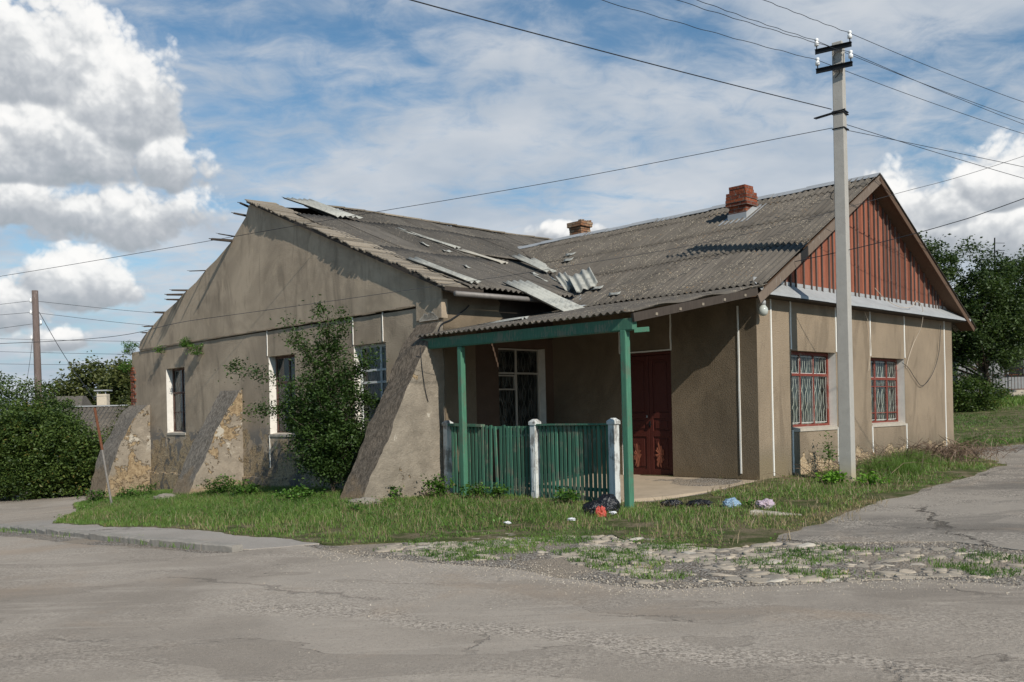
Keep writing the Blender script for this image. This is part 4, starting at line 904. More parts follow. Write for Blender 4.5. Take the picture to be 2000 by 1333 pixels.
# buttresses
def buttress(name, b0, b1, zt, prof, m, thick=.0, zb=-1.8, seed=0):
    """prof: (z, x_out) pairs from the foot up"""
    rr = random.Random(seed); mb = MB(); nz_ = 46; rings = []; zs_ = [p[0] for p in prof]; xs_ = [p[1] for p in prof]
    for i in range(nz_+1):
        z = prof[0][0]+(zt-prof[0][0])*i/nz_; xo = float(np.interp(z, zs_, xs_)); row = []
        for k in range(7): row.append((A3+.08+(xo-A3-.08)*k/6, b1, z))
        for k in range(1, 5): row.append((xo, b1+(b0-b1)*k/5, z))
        for k in range(7): row.append((xo+(A3+.08-xo)*k/6, b0, z))
        rings.append([mb.vert((x+rr.gauss(0, .007)+.022*math.sin(zz_*4+y*3+seed)+.012*math.sin(zz_*11+y*9), y+rr.gauss(0, .007)+.012*math.sin(zz_*5+x*4+seed), zz_+rr.gauss(0, .004))) for x, y, zz_ in row])
    for A_, B_ in zip(rings, rings[1:]):
        for k in range(len(A_)-1): mb.tone = 1. if 6 <= k <= 10 else 0.; mb.face((A_[k], A_[k+1], B_[k+1], B_[k]))
    mb.tone = 1.; mb.face(rings[-1])
    bo = mb.build(name, m, house, smooth=True); es = bo.modifiers.new('e', 'EDGE_SPLIT'); es.split_angle = R(42)
buttress('buttress', B4-.02, 6.08, 3.24, [(-1.2, -5.62), (-.3, -5.38), (2.67, -3.80), (3.24, -3.36)], MAT['buttress_smooth'], seed=1)
buttress('buttress', 13.9, 14.95, 2.12, [(-1.8, -5.5), (-.72, -4.90), (1.0, -4.06), (2.12, -3.36)], MAT['buttress_worn'], seed=2)
buttress('buttress', 20.0, 21.35, 1.85, [(-2.2, -5.2), (-1.2, -4.86), (.41, -4.36), (1.55, -3.70), (1.85, -3.36)], MAT['buttress_worn'], seed=3)
# porch beam and posts
m = MB(); m.bar((-3.62, .03, 2.745), (-3.62, 5.52, 2.79), .12, .19); m.build('porch_beam', MAT['paint_green_dull'], house, bevel=.008)
m = MB(); m.bar((-3.60, .06, 2.64), (-3.46, -.14, 2.65), .07, .08); m.build('beam_end', MAT['paint_green'], house, bevel=.006)
m = MB(); m.bar((-3.62, .06, 2.665), (-3.62, 5.4, 2.70), .10, .05); m.build('beam_batten', MAT['paint_green_dull'], house)
for y, z0, wd in ((.22, -.5, .125), (4.33, -.4, .118)):
    m = MB(); m.bar((-3.62, y, z0), (-3.62, y+.02, 2.66), wd, wd, up=(1, 0, 0)); m.build('porch_post', MAT['paint_green'], house, bevel=.018)
# bulb lamp at the corner
m = MB(); m.lathe((-.02, -.16, 3.05), [(.0, .0), (.05, .012), (.085, .05), (.095, .10), (.085, .15), (.05, .20), (.045, .22)], 16); lp = m.build('lamp', MAT['lamp_glass'], house, smooth=True)
m = MB(); m.lathe((-.02, -.16, 3.26), [(.052, 0), (.055, .07), (.03, .10), (.02, .22)], 12); m.build('lamp_holder', MAT['zinc'], lp, smooth=True)
# slack service wires on the gable wall
def hang(name, pts, r, mt, parent): m = MB(); m.tube(pts, r, 5, False); return m.build(name, mt, parent)
def sm(pts, n=8):
    P_ = [Vector(p) for p in pts]; P_ = [P_[0]*2-P_[1]]+P_+[P_[-1]*2-P_[-2]]; out = []
    for i in range(1, len(P_)-2):
        for k in range(n):
            t_ = k/n; a, b, c, d = P_[i-1:i+3]; out.append(.5*((2*b)+(c-a)*t_+(2*a-5*b+4*c-d)*t_*t_+(3*b-a-3*c+d)*t_**3))
    return out+[P_[-2]]
hang('service_wire', sm([(4.35, -.30, 3.90), (4.9, -.31, 3.67), (5.6, -.31, 3.56), (6.2, -.31, 3.60), (6.5, -.31, 3.76), (6.85, -.30, 3.6), (7.0, -.2, 3.2), (6.9, -.05, 2.8), (6.65, -.03, 2.45), (6.5, -.03, 2.2)]), .007, MAT['wire_pale'], house)
hang('service_wire', sm([(4.35, -.06, 3.4), (4.55, -.06, 3.1), (4.6, -.06, 2.6), (4.5, -.05, 2.1)]), .006, MAT['wire_pale'], house)
hang('service_wire', sm([(6.3, -.02, 2.32), (6.6, -.04, 2.2), (6.95, -.05, 1.95), (7.35, -.05, 1.78), (7.9, -.06, 2.05), (8.35, -.06, 2.6), (8.5, -.06, 3.3)]), .007, MAT['wire_dark'], house)
hang('service_wire', sm([(-3.45, 5.28, 2.75), (-3.38, 5.26, 3.15), (-3.1, 5.24, 3.3), (-2.75, 5.24, 3.5), (-2.6, 5.24, 3.62)]), .012, MAT['wire_dark'], house)
hang('service_wire', sm([(-3.9, 5.28, 2.7), (-3.85, 5.28, 2.2), (-3.78, 5.28, 1.8), (-3.72, 5.28, 1.6)]), .008, MAT['wire_dark'], house)

# ---- loose and broken sheets lying on the roofs
def broken(label, org, U, V, n, m=MAT['sheeting_new'], seed=0, amp=.024, grp='broken corrugated sheets lying on the roof', name='broken_sheet', cat='roof sheet', flat=False, jag=.06):
    """org + U (across n waves) + V (length), house coordinates; mesh is built round its own origin"""
    rr = random.Random(seed); U = Vector(U); V = Vector(V); nrm = U.cross(V).normalized()
    if nrm.z < 0: nrm = -nrm
    mb = MB(); mb.tone = rr.uniform(.5, 1); K = max(2, n*8); prev = None; j0 = [rr.uniform(-jag, jag) for _ in range(n+2)]; j1 = [rr.uniform(-jag, jag) for _ in range(n+2)]; wv = V.length
    for k in range(K+1):
        t_ = k/K; q = t_*n; a = j0[int(q)]*(1-q % 1)+j0[int(q)+1]*(q % 1); b = j1[int(q)]*(1-q % 1)+j1[int(q)+1]*(q % 1)
        h = 0 if flat else amp*math.cos(q*2*math.pi)
        col = [mb.vert(U*t_+V*(a/wv+(1-a/wv+b/wv)*s_/4)+nrm*(h+.01*math.sin(s_+t_*3))) for s_ in range(5)]
        if prev:
            for s_ in range(4): mb.face((prev[s_], col[s_], col[s_+1], prev[s_+1]))
        prev = col
    o = mb.build(name, m, None, smooth=True, solid=.008); o.matrix_world = Matrix.Translation(hw(*org)) @ Matrix.Rotation(HROT, 4, 'Z')
    return tag(o, label, cat, grp)
sl = .392
broken('long narrow pale strip of corrugated sheet lying high on the left roof slope', (.55, 9.35, lw_z(.55, 9.35)+.07), (.24, .06, .05), (-.55, 1.95, .76), 2, seed=1)
broken('pale sheet strip just below the long one, end toward the valley', (.98, 8.05, lw_z(.98, 8.05)+.07), (.30, .08, .05), (-.55, 1.15, .45), 2, seed=2)
broken('dull brown sheet strip running into the valley across the left roof', (2.95, 8.62, lw_z(2.95, 8.62)+.10), (.05, -.25, -.10), (-1.9, .35, .08), 1, MAT['sheeting_old'], seed=3)
broken('narrow white sheet strip along the bared laths at the eave', (-2.70, 5.15, lw_z(-2.7, 5.15)+.06), (.34, 0, .03), (-.10, 2.0, .76), 2, seed=4)
broken('wide pale corrugated sheet lying near the peak of the old gable', (-1.75, 11.45, lw_z(-1.75, 11.45)+.09), (.85, .05, .08), (-.55, 1.75, .74), 5, seed=5)
broken('large pale sheet hanging from the left eave down to the porch roof', (-1.42, 5.5, 4.23), (.72, -.10, .06), (.40, -1.75, -.90), 4, seed=6, jag=.03, amp=.032)
broken('bent pale sheet with curled edge lying beside the valley', (1.75, 7.25, lw_z(1.75, 7.25)+.12), (.35, -.10, .02), (.0, 1.35, .62), 2, seed=7)
broken('small pale sheet piece in the middle of the valley heap', (2.35, 7.75, lw_z(2.35, 7.75)+.10), (.45, .25, .12), (-.1, .55, .3), 3, seed=8)
broken('narrow standing sheet shard at the upper left of the valley foot', (.50, 5.35, 4.16), (.20, -.12, .12), (.12, .42, .40), 2, seed=9, amp=.035)
broken('three-wave grey sheet fragment standing on the right roof at the valley foot', (.42, 4.92, 4.06), (.36, -.36, .20), (.22, .46, .46), 3, seed=10, amp=.034)
broken('flat bent zinc sheet over the gap at the foot of the valley', (-.35, 4.15, 3.62), (.15, .95, .10), (.62, .05, .12), 1, MAT['zinc'], seed=11, flat=True, name='metal_sheet', cat='metal sheet')
broken('pale sheet strip lying along the left end of the porch roof', (-2.45, 3.6, 3.23), (-.32, -.05, -.07), (.12, 1.35, .0), 2, seed=12)
for i, (x, y, on, lx, ly, lab) in enumerate(((3.06, 7.46, 0, .16, .34, 'small white sheet chip high on the right roof slope'), (2.67, 7.19, 0, .18, .34, 'white sheet chip just below the highest one on the right roof'),
    (.15, 3.5, 0, .13, .3, 'small white chip low on the right roof near the porch'), (.6, 4.35, 0, .14, .3, 'white chip beside the standing sheet fragment'), (-.45, 9.3, 1, .12, .5, 'thin white splinter of sheet high on the left slope'),
    (1.25, 7.1, 1, .2, .28, 'curled white flake of sheet low on the left slope'), (1.35, 6.2, 1, .1, .6, 'thin white splinter lying across the lower left slope'), (-.2, 8.9, 1, .3, .22, 'crumpled pale flake beside the long pale strip'),
    (1.75, 6.7, 1, .35, .16, 'pale flake under the bent sheet by the valley'), (.9, 6.4, 1, .12, .7, 'long thin splinter pointing at the valley foot'), (-1.1, 7.0, 1, .12, .25, 'small white chip above the strip at the eave'))):
    z = (3.64+K1*(x+.12)+.05) if on == 0 else lw_z(x, y)+.05
    U_ = (lx, 0, lx*K1) if on == 0 else (lx, 0, 0); V_ = (0, ly, 0) if on == 0 else (.3*ly, ly, ly*sl)
    broken(lab, (x, y, z), U_, V_, 1, seed=30+i, amp=.012, jag=.04, grp='chips of broken roof sheet', cat='sheet chip', name='sheet_chip')

# ================================================================== porch fence
fx = -3.36
fence = house_empty('porch_fence', fx, 2.6, -.3, 'green picket railing with white concrete posts in front of the porch', 'fence')
def fpost(y, top_=1.27):
    m = MB(); w_ = .065; m.box(-.07, .07, y-2.6-w_, y-2.6+w_, -.15, top_+.30-.16); m.box(-.085, .085, y-2.6-w_-.02, y-2.6+w_+.02, top_+.30-.16, top_+.30-.10)
    m.hexa([(-.085, y-2.6-w_-.02, top_+.2), (.085, y-2.6-w_-.02, top_+.2), (.085, y-2.6+w_+.02, top_+.2), (-.085, y-2.6+w_+.02, top_+.2), (-.03, y-2.6-.03, top_+.25), (.03, y-2.6-.03, top_+.25), (.03, y-2.6+.03, top_+.25), (-.03, y-2.6+.03, top_+.25)])
    m.box(-.078, -.069, y-2.6-.035, y-2.6+.035, .2, 1.0)
    m.build('post', MAT['paint_white'], fence, bevel=.008)
for y in (.74, 2.62, 5.12): fpost(y)
rr = random.Random(12)
for (y0, y1, miss) in ((.84, 2.54, ()), (2.72, 5.03, (3.78,))):
    m = MB(); y = y0+.03
    while y < y1-.02:
        wd = .0285
        if not any(abs(y-q) < .05 for q in miss):
            m.tone = rr.random(); t_ = rr.uniform(-.012, .012)+(.05 if 3.6 < y < 3.74 else -.03 if 3.82 < y < 3.95 else 0); zt = 1.40+rr.uniform(-.02, .015)
            m.hexa([(-.014, y-2.6-wd, .05), (.012, y-2.6-wd, .05), (.012, y-2.6+wd, .05), (-.014, y-2.6+wd, .05), (-.014, y-2.6-wd+t_, zt), (.012, y-2.6-wd+t_, zt), (.012, y-2.6+wd+t_, zt), (-.014, y-2.6+wd+t_, zt)])
        y += .1+rr.uniform(-.004, .004)
    m.build('pickets', MAT['paint_green_dull'], fence)
    m = MB(); m.bar((.035, y0-2.62, 1.36), (.035, y1-2.58, 1.36), .045, .06); m.bar((.035, y0-2.62, .28), (.035, y1-2.58, .28), .045, .06)
    m.bar((-.0, y0-2.62, 1.415), (-.0, y1-2.58-(1.0 if y1 > 4 else 0), 1.415), .11, .03) if y1 < 4 else m.bar((.0, y1-2.58-1.0, 1.405), (.0, y1-2.58, 1.43), .11, .05)
    m.build('rail', MAT['paint_green_dull'], fence)
m = MB(); m.box(-.09, .09, -1.78, 2.5, -.2, .045); m.build('base_kerb', MAT['plinth_stone'], fence, bevel=.01)

# ================================================================== utility pole and wires
pp = hw(1.02, -1.25, -.17)
pole = empty('utility_pole', pp, 'pale square concrete utility pole with two black crossarms beside the sunny gable', 'utility pole', HROT+R(7))
m = MB(); m.hexa([(-.15, -.12, -.4), (.15, -.095, -.4), (.15, .095, -.4), (-.15, .12, -.4), (-.115, -.095, 8.28), (.10, -.075, 8.28), (.10, .075, 8.28), (-.115, .095, 8.28)]); m.build('shaft', MAT['pole_concrete'], pole, bevel=.012)
inv = Matrix.Rotation(-(HROT+R(7)), 3, 'Z')
def pl_(p): return inv @ (Vector(p)-pp)
for (l, r) in (((5.87, 17.52, 7.95), (6.42, 17.16, 7.95)), ((5.88, 17.52, 7.59), (6.43, 17.16, 7.59))):
    L_, R_ = pl_(l), pl_(r); f_ = (R_-L_).normalized(); m = MB(); off = inv @ Vector((-.06, -.11, 0))
    m.bar(L_+off, R_+off, .012, .085); m.bar(L_+off+Vector((0, 0, .04)), R_+off+Vector((0, 0, .04)), .07, .012); ca = m.build('crossarm', MAT['black_steel'], pole)
    for q in (L_+f_*.03, R_-f_*.03):
        q = q+off+Vector((0, 0, .03)); m = MB(); m.tube([q, q+Vector((0, 0, .11))], .011, 6); pin = m.build('pin', MAT['black_steel'], ca)
        m = MB(); m.lathe(q+Vector((0, 0, .08)), [(.02, 0), (.040, .005), (.043, .05), (.040, .065), (.026, .075), (.026, .09), (.036, .10), (.036, .13), (.02, .145)], 12); m.build('insulator', MAT['porcelain'], pin, smooth=True)
m = MB()
for z in (6.94, 6.98, 6.66): m.box(-.135, .12, -.115, .115, z, z+.018)
m.bar((-.14, .05, 6.96), (-.14, .42, 6.93), .03, .03); m.bar((-.14, -.14, 6.99), (-.14, .45, 6.94), .02, .02); m.build('wire_clamp', MAT['black_steel'], pole)
m = MB(); m.tube(sm([(-.10, .02, 8.1), (-.14, .05, 8.0), (-.15, .02, 7.85), (-.13, -.05, 7.7), (-.15, .03, 7.6)]), .006, 5, False); m.tube(sm([(-.05, -.10, 8.05), (-.10, -.12, 7.9), (-.12, -.09, 7.65)]), .006, 5, False); m.build('jumper_wire', MAT['wire_dark'], pole)
m = MB(); m.tube(sm([(-.13, .11, 5.5), (-.14, .15, 5.47), (-.13, .17, 5.4), (-.13, .13, 5.36)]), .008, 5); m.build('hook', MAT['black_steel'], pole)
def wire(label, pts, r=.007, mt='wire_dark', grp=None, wig=0.):
    pts = [Vector(p) for p in pts]; c = pts[0]; P_ = sm(pts, 14); rr = random.Random(len(label)); m = MB()
    P_ = [p-c+Vector((0, 0, wig*math.sin(i*.9+rr.random())*.5)) for i, p in enumerate(P_)]
    m.tube(P_, r*.66, 5, False); o = m.build('wire', MAT[mt], None); o.location = c; return tag(o, label, 'wire', grp)
def ext(S_, Mp, k, sag0=.0, grow=.02):
    S_ = Vector(S_); Mp = Vector(Mp); d = Mp-S_; out = []; zc = d.z
    for t_ in (0, .33, .66, 1, 1.6, 2.5, k):
        z = zc*t_*(1.25-.25*t_) if t_ <= 2.5 else zc*2.5*(1.25-.625)+(t_-2.5)*abs(zc)*.6
        out.append(Vector((S_.x+d.x*t_, S_.y+d.y*t_, S_.z+z)))
    return out
I1, I2, I3, I4 = (5.84, 17.40, 8.16), (6.34, 17.07, 8.16), (5.85, 17.40, 7.80), (6.35, 17.07, 7.80)
wire('overhead wire leaving the top right insulator toward the upper left', ext(I2, (4.05, 15.1, 8.02), 6), .008, wig=.015)
wire('overhead wire leaving the top left insulator toward the upper left', ext(I1, (2.99, 14.71, 7.83), 6), .008, wig=.015)
wire('overhead wire from the lower right insulator running left beside the upper pair', ext(I4, (2.93, 14.48, 7.62), 6), .008, wig=.015)
wire('overhead wire leaving the lower left insulator toward the upper left', ext(I3, (1.45, 13.84, 7.45), 6), .008, wig=.015)
wire('thick overhead cable running from the clamp to the upper left corner', ext((6.0, 17.15, 6.80), (-1.2, 11.34, 6.42), 4), .013)
wire('topmost wire running from the top right insulator to the right edge', ext(I2, (10.84, 19.48, 7.6), 6), .008)
wire('wire running right from the top left insulator, upper of the close pair', ext(I1, (11.34, 20.39, 7.5), 6), .008)
wire('wire running right from the lower right insulator, lower of the close pair', ext(I4, (11.32, 20.36, 7.4), 6), .008)
wire('wire running right from the lower left insulator below the close pair', ext(I3, (11.34, 20.4, 7.2), 6), .008)
wire('cable from the pole clamp falling right, upper of the two low crossing cables', ext((6.2, 17.35, 6.50), (11.56, 20.82, 6.6-.02), 5), .009)
wire('cable from the pole band falling right, lower of the two low crossing cables', ext((6.2, 17.35, 6.62), (11.67, 21.04, 6.38), 5), .009)
wire('long cable from the pole passing over the left roof ridge and the old gable', [(6.1, 17.4, 6.53), (1.1, 19.6, 6.2), (-4, 21.7, 5.95), (-9.1, 23.8, 5.68), (-14.2, 26, 5.46), (-24, 30.2, 5.1), (-34, 34.4, 4.9)], .010)
wire('long slack cable crossing the whole picture low in front of both gables', [(20, 21.2, 9.6), (10.66, 19.2, 6.4), (7.71, 18.66, 5.54), (4.22, 17.98, 4.62), (.71, 17.24, 3.98), (-1.24, 16.81, 3.67), (-5.19, 15.84, 3.06), (-8.22, 15.0, 2.64), (-20, 12, 1.9+.6)], .007)
wire('thick black service cable attached to the left barge board of the sunny gable', [hw(.84, -.35, 4.13), (6.6, 17.2, 4.28), (7.8, 16.6, 4.52), (8.87, 16.0, 4.83), (13, 13.6, 6.2), (17, 11.3, 7.8)], .011)
# wooden pole far left
wp = empty('wooden_pole', (-20.3, 40, zf(-20.3, 40)), 'weathered wooden utility pole rising behind the left hedge', 'utility pole')
zb = zf(-20.3, 40); m = MB(); m.tube([(.03, 0, -.3), (0, 0, 4), (-.06, 0, 7.03-zb)], [.17, .15, .125], 12); m.build('shaft', MAT['pole_wood'], wp, smooth=True)
for x, z in ((-.2, 6.6), (-.2, 6.1), (.22, 5.65), (-.2, 5.0)):
    m = MB(); m.lathe((x-.03, -.05, z-zb-.08), [(.02, 0), (.05, .01), (.05, .1), (.03, .12), (.04, .16), (.02, .18)], 10); ins = m.build('insulator', MAT['porcelain'], wp, smooth=True)
    m = MB(); m.bar((x, -.05, z-zb-.1), (0, 0, z-zb-.12), .02, .02); m.build('bracket', MAT['black_steel'], ins)
for i, (a, b, lab) in enumerate((((-20.5, 40, 6.6), (-10, 44, 5.9), 'top wire from the wooden pole toward the house'), ((-20.5, 40, 6.1), (-10, 44, 5.2), 'second wire from the wooden pole toward the house'),
        ((-20.5, 40, 6.6), (-34, 36, 5.0), 'top wire from the wooden pole to the left edge'), ((-20.5, 40, 6.1), (-34, 42, 6.0), 'nearly level wire from the wooden pole to the left edge'), ((-20.5, 40, 5.6), (-34, 36, 3.8), 'lowest slanting wire from the wooden pole to the left edge'),
        ((-34, 44, 5.9), (-8, 46, 4.95), 'long wire passing behind the wooden pole at mid height'), ((-34, 44, 5.3), (-8, 46, 4.3), 'long thin wire passing behind the wooden pole above the trees'), ((-34, 44, 4.6), (-8, 46, 3.9), 'lowest long thin wire passing behind the wooden pole'),
        ((-20.2, 40, 6.1), (-17.4, 39, 2.2), 'steep wire falling from the wooden pole to the trees on its right'), ((-20.5, 40, 5.0), (-20.7, 39.6, 2.6), 'wire running down the left side of the wooden pole'))):
    a, b = Vector(a), Vector(b); s_ = -.12 if i < 8 else -.15; wire(lab, [a, a.lerp(b, .33)+Vector((0, 0, s_)), a.lerp(b, .66)+Vector((0, 0, s_)), b], .013 if i != 8 else .02)

# ================================================================== vegetation
def leaf_mesh(pts, size, tones, up=.35, asp=.5, droop=0.):
    n = len(pts); d = rng.normal(size=(n, 3)); d[:, 2] = d[:, 2]*.55-droop; d /= np.linalg.norm(d, axis=1)[:, None]
    nn = rng.normal(size=(n, 3)); nn[:, 2] = np.abs(nn[:, 2])+up*2; s_ = np.cross(d, nn); s_ /= np.linalg.norm(s_, axis=1)[:, None]+1e-9
    sz = size*rng.uniform(.65, 1.25, n)[:, None]
    up_ = np.cross(s_, d)
    v = np.stack([pts-d*sz*.5, pts+s_*sz*asp*.5+up_*sz*.06, pts+d*sz*.5, pts-s_*sz*asp*.5+up_*sz*.06], 1).reshape(-1, 3)
    i = np.arange(n)*4; f = np.concatenate([np.stack([i, i+1, i+2], 1), np.stack([i, i+2, i+3], 1)]); return v, f, np.r_[tones, tones]
def clumps(ells, nclump, shell=.62):
    E_ = np.array([e[:6] for e in ells], float); vol = E_[:, 3]*E_[:, 4]*E_[:, 5]; vol = vol**.75; k = rng.choice(len(ells), nclump, p=vol/vol.sum())
    d = rng.normal(size=(nclump, 3)); d /= np.linalg.norm(d, axis=1)[:, None]; r = shell+(1-shell)*rng.random(nclump)**.7; r *= np.where(rng.random(nclump) < .15, .6, 1)
    bump_ = 1+.14*np.sin(d[:, 0]*7+k)*np.cos(d[:, 2]*6+k*2)
    return E_[k, :3]+d*E_[k, 3:6]*(r*bump_)[:, None]
def plant(name, loc, label, cat, ells, nclump, nleaf, size, spread, m, trunk=None, group=None, shell=.62, asp=.5, up=.35, extra=None, part='crown', limbs=14, droop=0., trad=.06):
    """ells in metres relative to loc"""
    root = empty(name, loc, label, cat, 0, group); C_ = clumps(ells, nclump, shell)
    if extra is not None: C_ = np.r_[C_, np.array(extra, float)]
    k = rng.integers(0, len(C_), nleaf); ct = rng.random(len(C_)); pts = C_[k]+rng.normal(size=(nleaf, 3))*spread*rng.uniform(.5, 1.3, len(C_))[k][:, None]*np.array([1, 1, .75])
    tn_ = np.clip(.15+.55*ct[k]+rng.normal(size=nleaf)*.17, 0, 1)
    ok = pts[:, 2] > .03; pts, tn_ = pts[ok], tn_[ok]
    v, f, t_ = leaf_mesh(pts, size, tn_, up, asp, droop); quick(part, v, f, MAT[m], t_, root)
    if trunk is not None:
        mb = MB(); tp = sm([Vector(p) for p in trunk], 5); L = len(tp); mb.tube(tp, [trad*(1-.7*i/(L-1)) for i in range(L)], 8)
        order = rng.permutation(len(C_))[:limbs]
        for q in order:
            c = Vector(C_[q]); s0 = min(range(L), key=lambda i: abs(tp[i].z-(c.z*.55))); a = tp[s0]; mid_ = a.lerp(c, .5)+Vector((0, 0, .08*(c-a).length)); r0 = trad*(1-.7*s0/(L-1))*.6
            mb.tube([a, mid_, c], [r0, r0*.6, r0*.2], 5, False)
        mb.build('trunk', MAT['bark'], root, smooth=True)
    return root
def PE(lst, x0, y0, sc, dep=.8):                         # ellipses from (dx, dz, half width, half height) in metres, with a depth
    return [(dx_, dy_, dz_, rx, rx*dep, rz) for dx_, dy_, dz_, rx, rz in lst]
# shrub before the old wall
sx, sy = hw(-4.4, 7.85).xy; sz_ = zf(sx, sy)
tw = []                                                   # wisps: long twigs carrying leaves
for (x0, z0, x1, z1) in ((-.5, 2.3, -2.05, 2.95), (-.6, 2.0, -1.55, 1.85), (0, 3.0, -.15, 4.15), (.1, 3.0, .35, 3.95), (-.3, 2.9, -.75, 3.65), (.5, 2.6, .95, 3.0), (.6, 2.2, 1.0, 2.0)):
    for t_ in np.linspace(.15, 1, 9): tw.append((x0+(x1-x0)*t_+rng.normal()*.05, rng.normal()*.1-.1, z0+(z1-z0)*t_+rng.normal()*.05))
plant('shrub', (sx, sy, sz_), 'bushy dark green shrub growing against the old wall beside the large buttress', 'shrub',
      PE([(-.05, 0, 1.9, .85, .85), (-.08, 0, 1.2, .80, .7), (0, 0, 2.4, .62, .6), (-.55, 0, 1.9, .45, .5), (.35, 0, 1.2, .48, .5), (-.25, 0, 2.9, .34, .45), (.2, 0, 2.95, .26, .45), (0, 0, .8, .6, .4), (.15, 0, .55, .5, .3), (-.3, 0, 1.4, .7, .5)], 0, 0, 1), 380, 38000, .072, .14, 'leaf_shrub',
      trunk=[(.05, .0, -.1), (.02, .0, .5), (-.02, 0, 1.2), (0, .05, 2.0), (.02, 0, 3.0), (0, 0, 3.9)], extra=tw, limbs=60, trad=.045, shell=.5)
# hedge of bushes on the far side of the left street
HG = 'bushes along the far side of the left street'
for (x, y, lab, el_, n) in ((-15.6, 34.6, 'leafy bush right beside the far left buttress, end of the row', [(0, 0, 1.0, 1.2, 1.15), (-.8, 0, 1.6, .9, 1.1), (.7, 0, .8, .7, .8), (-1.3, 0, 1.2, .9, 1.2)], 8500),
        (-18.0, 35.2, 'tall full bush in the middle of the hedge row', [(0, 0, 1.5, 1.6, 1.5), (.7, 0, 2.1, 1.0, 1.0), (-.8, 0, 2.4, 1.2, 1.1), (0, 0, .7, 1.8, .8)], 12000),
        (-21.4, 35.2, 'dark bush cut by the left edge of the picture', [(0, 0, 1.8, 1.8, 1.7), (-.6, 0, 2.6, 1.2, 1.2), (.6, 0, .8, 1.8, .9)], 8000),
        (-19.6, 38.2, 'loose dark tree top rising behind the hedge row', [(-.3, 0, 3.6, 1.2, .8), (-1.6, 0, 4.0, 1.2, .8), (.9, 0, 3.1, .9, .7), (0, 0, 2, 1.7, 1.4)], 6500),
        (-16.3, 37.5, 'low bush in front of the grey corrugated shed roof', [(0, 0, .8, 1.0, .8), (.9, 0, .7, .8, .7)], 2800)):
    plant('hedge_bush', (x, y, zf(x, y)), lab, 'bush', PE([(a, b, c*1.06, d*1.12, e*1.12) for a, b, c, d, e in el_], 0, 0, 1), 380, int(n*3.2), .125, .19, 'leaf_hedge', trunk=[(0, 0, -.1), (.05, 0, 1), (0, 0, 2.6)], group=HG, limbs=10)
# far trees on the left
FT = 'distant trees on the left'
for (x, y, z, lab, el_, n) in ((-29.6, 66, -2.6, 'broad distant tree with a rounded crown left of the old wall', [(0, 0, 6.0, 2.6, 2.3), (-1.9, 0, 4.9, 1.9, 1.9), (1.7, 0, 5.2, 1.9, 2.0), (0, 0, 3.5, 3.4, 1.9)], 12000),
        (-26.0, 63, -2.6, 'distant tree half hidden by the ragged wall corner', [(0, 0, 6.1, 1.8, 2.2), (1.5, 0, 5.0, 1.9, 2.2), (0, 0, 3.5, 2.6, 1.8)], 9000),
        (-35.2, 75, -3, 'low dark distant tree above the shed chimney', [(0, 0, 4.9, 2.8, 1.9), (3, 0, 4.6, 2.4, 1.6), (-3, 0, 4.4, 2.4, 1.5), (0, 0, 2.8, 5, 1.6)], 10000),
        (-45, 78, -3, 'distant tree line behind the wooden pole', [(0, 0, 4.6, 3.4, 1.8), (4, 0, 4.2, 3, 1.5), (-5, 0, 4.7, 4, 1.9), (0, 0, 2.6, 8, 1.6)], 12000),
        (-17.5, 44.5, -1.6, 'yellowish leafy tree just left of the old wall', [(0, 0, 3.4, 1.1, 1.6), (.7, 0, 4.6, .8, 1.1), (-.6, 0, 2.4, 1.0, 1.2), (.8, 0, 2.6, 1, 1.5)], 6000)):
    plant('distant_tree', (x, y, z), lab, 'tree', PE(el_, 0, 0, 1), 330, int(n*1.8), .30 if y > 50 else .13, .36 if y > 50 else .2, 'leaf_far', trunk=[(0, 0, -.3), (.1, 0, 2), (0, 0, 4.5)], group=FT, limbs=12, trad=.2)
# trees at the back right
plant('garden_tree', (19.2, 38.5, zf(19.2, 38.5)), 'large dense dark green tree behind the right end of the house', 'tree',
      PE([(-.6, 0, 4.9, 2.1, 1.8), (-2.2, 0, 5.6, 1.7, 1.4), (-4.6, 0, 5.0, 1.6, 1.5), (-3.6, 0, 3.2, 1.8, 1.8), (1.4, 0, 4.0, 1.3, 1.6), (-1.6, 0, 2.2, 1.5, .9), (.6, 0, 4.5, 1.5, 1.5), (-.8, 0, 3.2, 1.8, 1.3), (.9, 0, 2.6, 1.3, 1.0), (-2.6, 0, 3.8, 1.3, 1.6), (.2, 0, 3.5, 1.9, 1.3), (-3.6, 0, 5.2, 1.3, 1.2)], 0, 0, 1), 620, 85000, .145, .24, 'leaf_tree',
      trunk=[(.6, 0, -.2), (.5, 0, 1.2), (.1, 0, 2.6), (-.2, 0, 4.5)], limbs=40, trad=.13)
plant('garden_tree', (22.6, 41, zf(22.6, 41)), 'looser tree at the right edge beside the satellite dish', 'tree',
      PE([(0, 0, 5.3, 1.3, 1.2), (.9, 0, 4.2, 1.4, 1.4), (-.5, 0, 4.4, .8, .9), (1.2, 0, 6.2, 1.1, .9), (1.6, 0, 3, 1.1, .8), (-.2, 0, 2.6, .8, .6)], 0, 0, 1), 220, 26000, .14, .26, 'leaf_tree', trunk=[(.3, 0, -.2), (.2, 0, 2), (.5, 0, 4.6)], limbs=25, trad=.11)
plant('garden_bush', (18.7, 38.0, zf(18.7, 38.0)), 'light green bush at the foot of the large tree beside the house', 'bush', PE([(0, 0, .7, 1.1, .75), (.9, 0, .55, .7, .5), (-1.2, 0, .6, 1.1, .7)], 0, 0, 1), 120, 10000, .12, .16, 'leaf_hedge', trunk=[(0, 0, -.1), (0, 0, .6)], limbs=8, trad=.03)
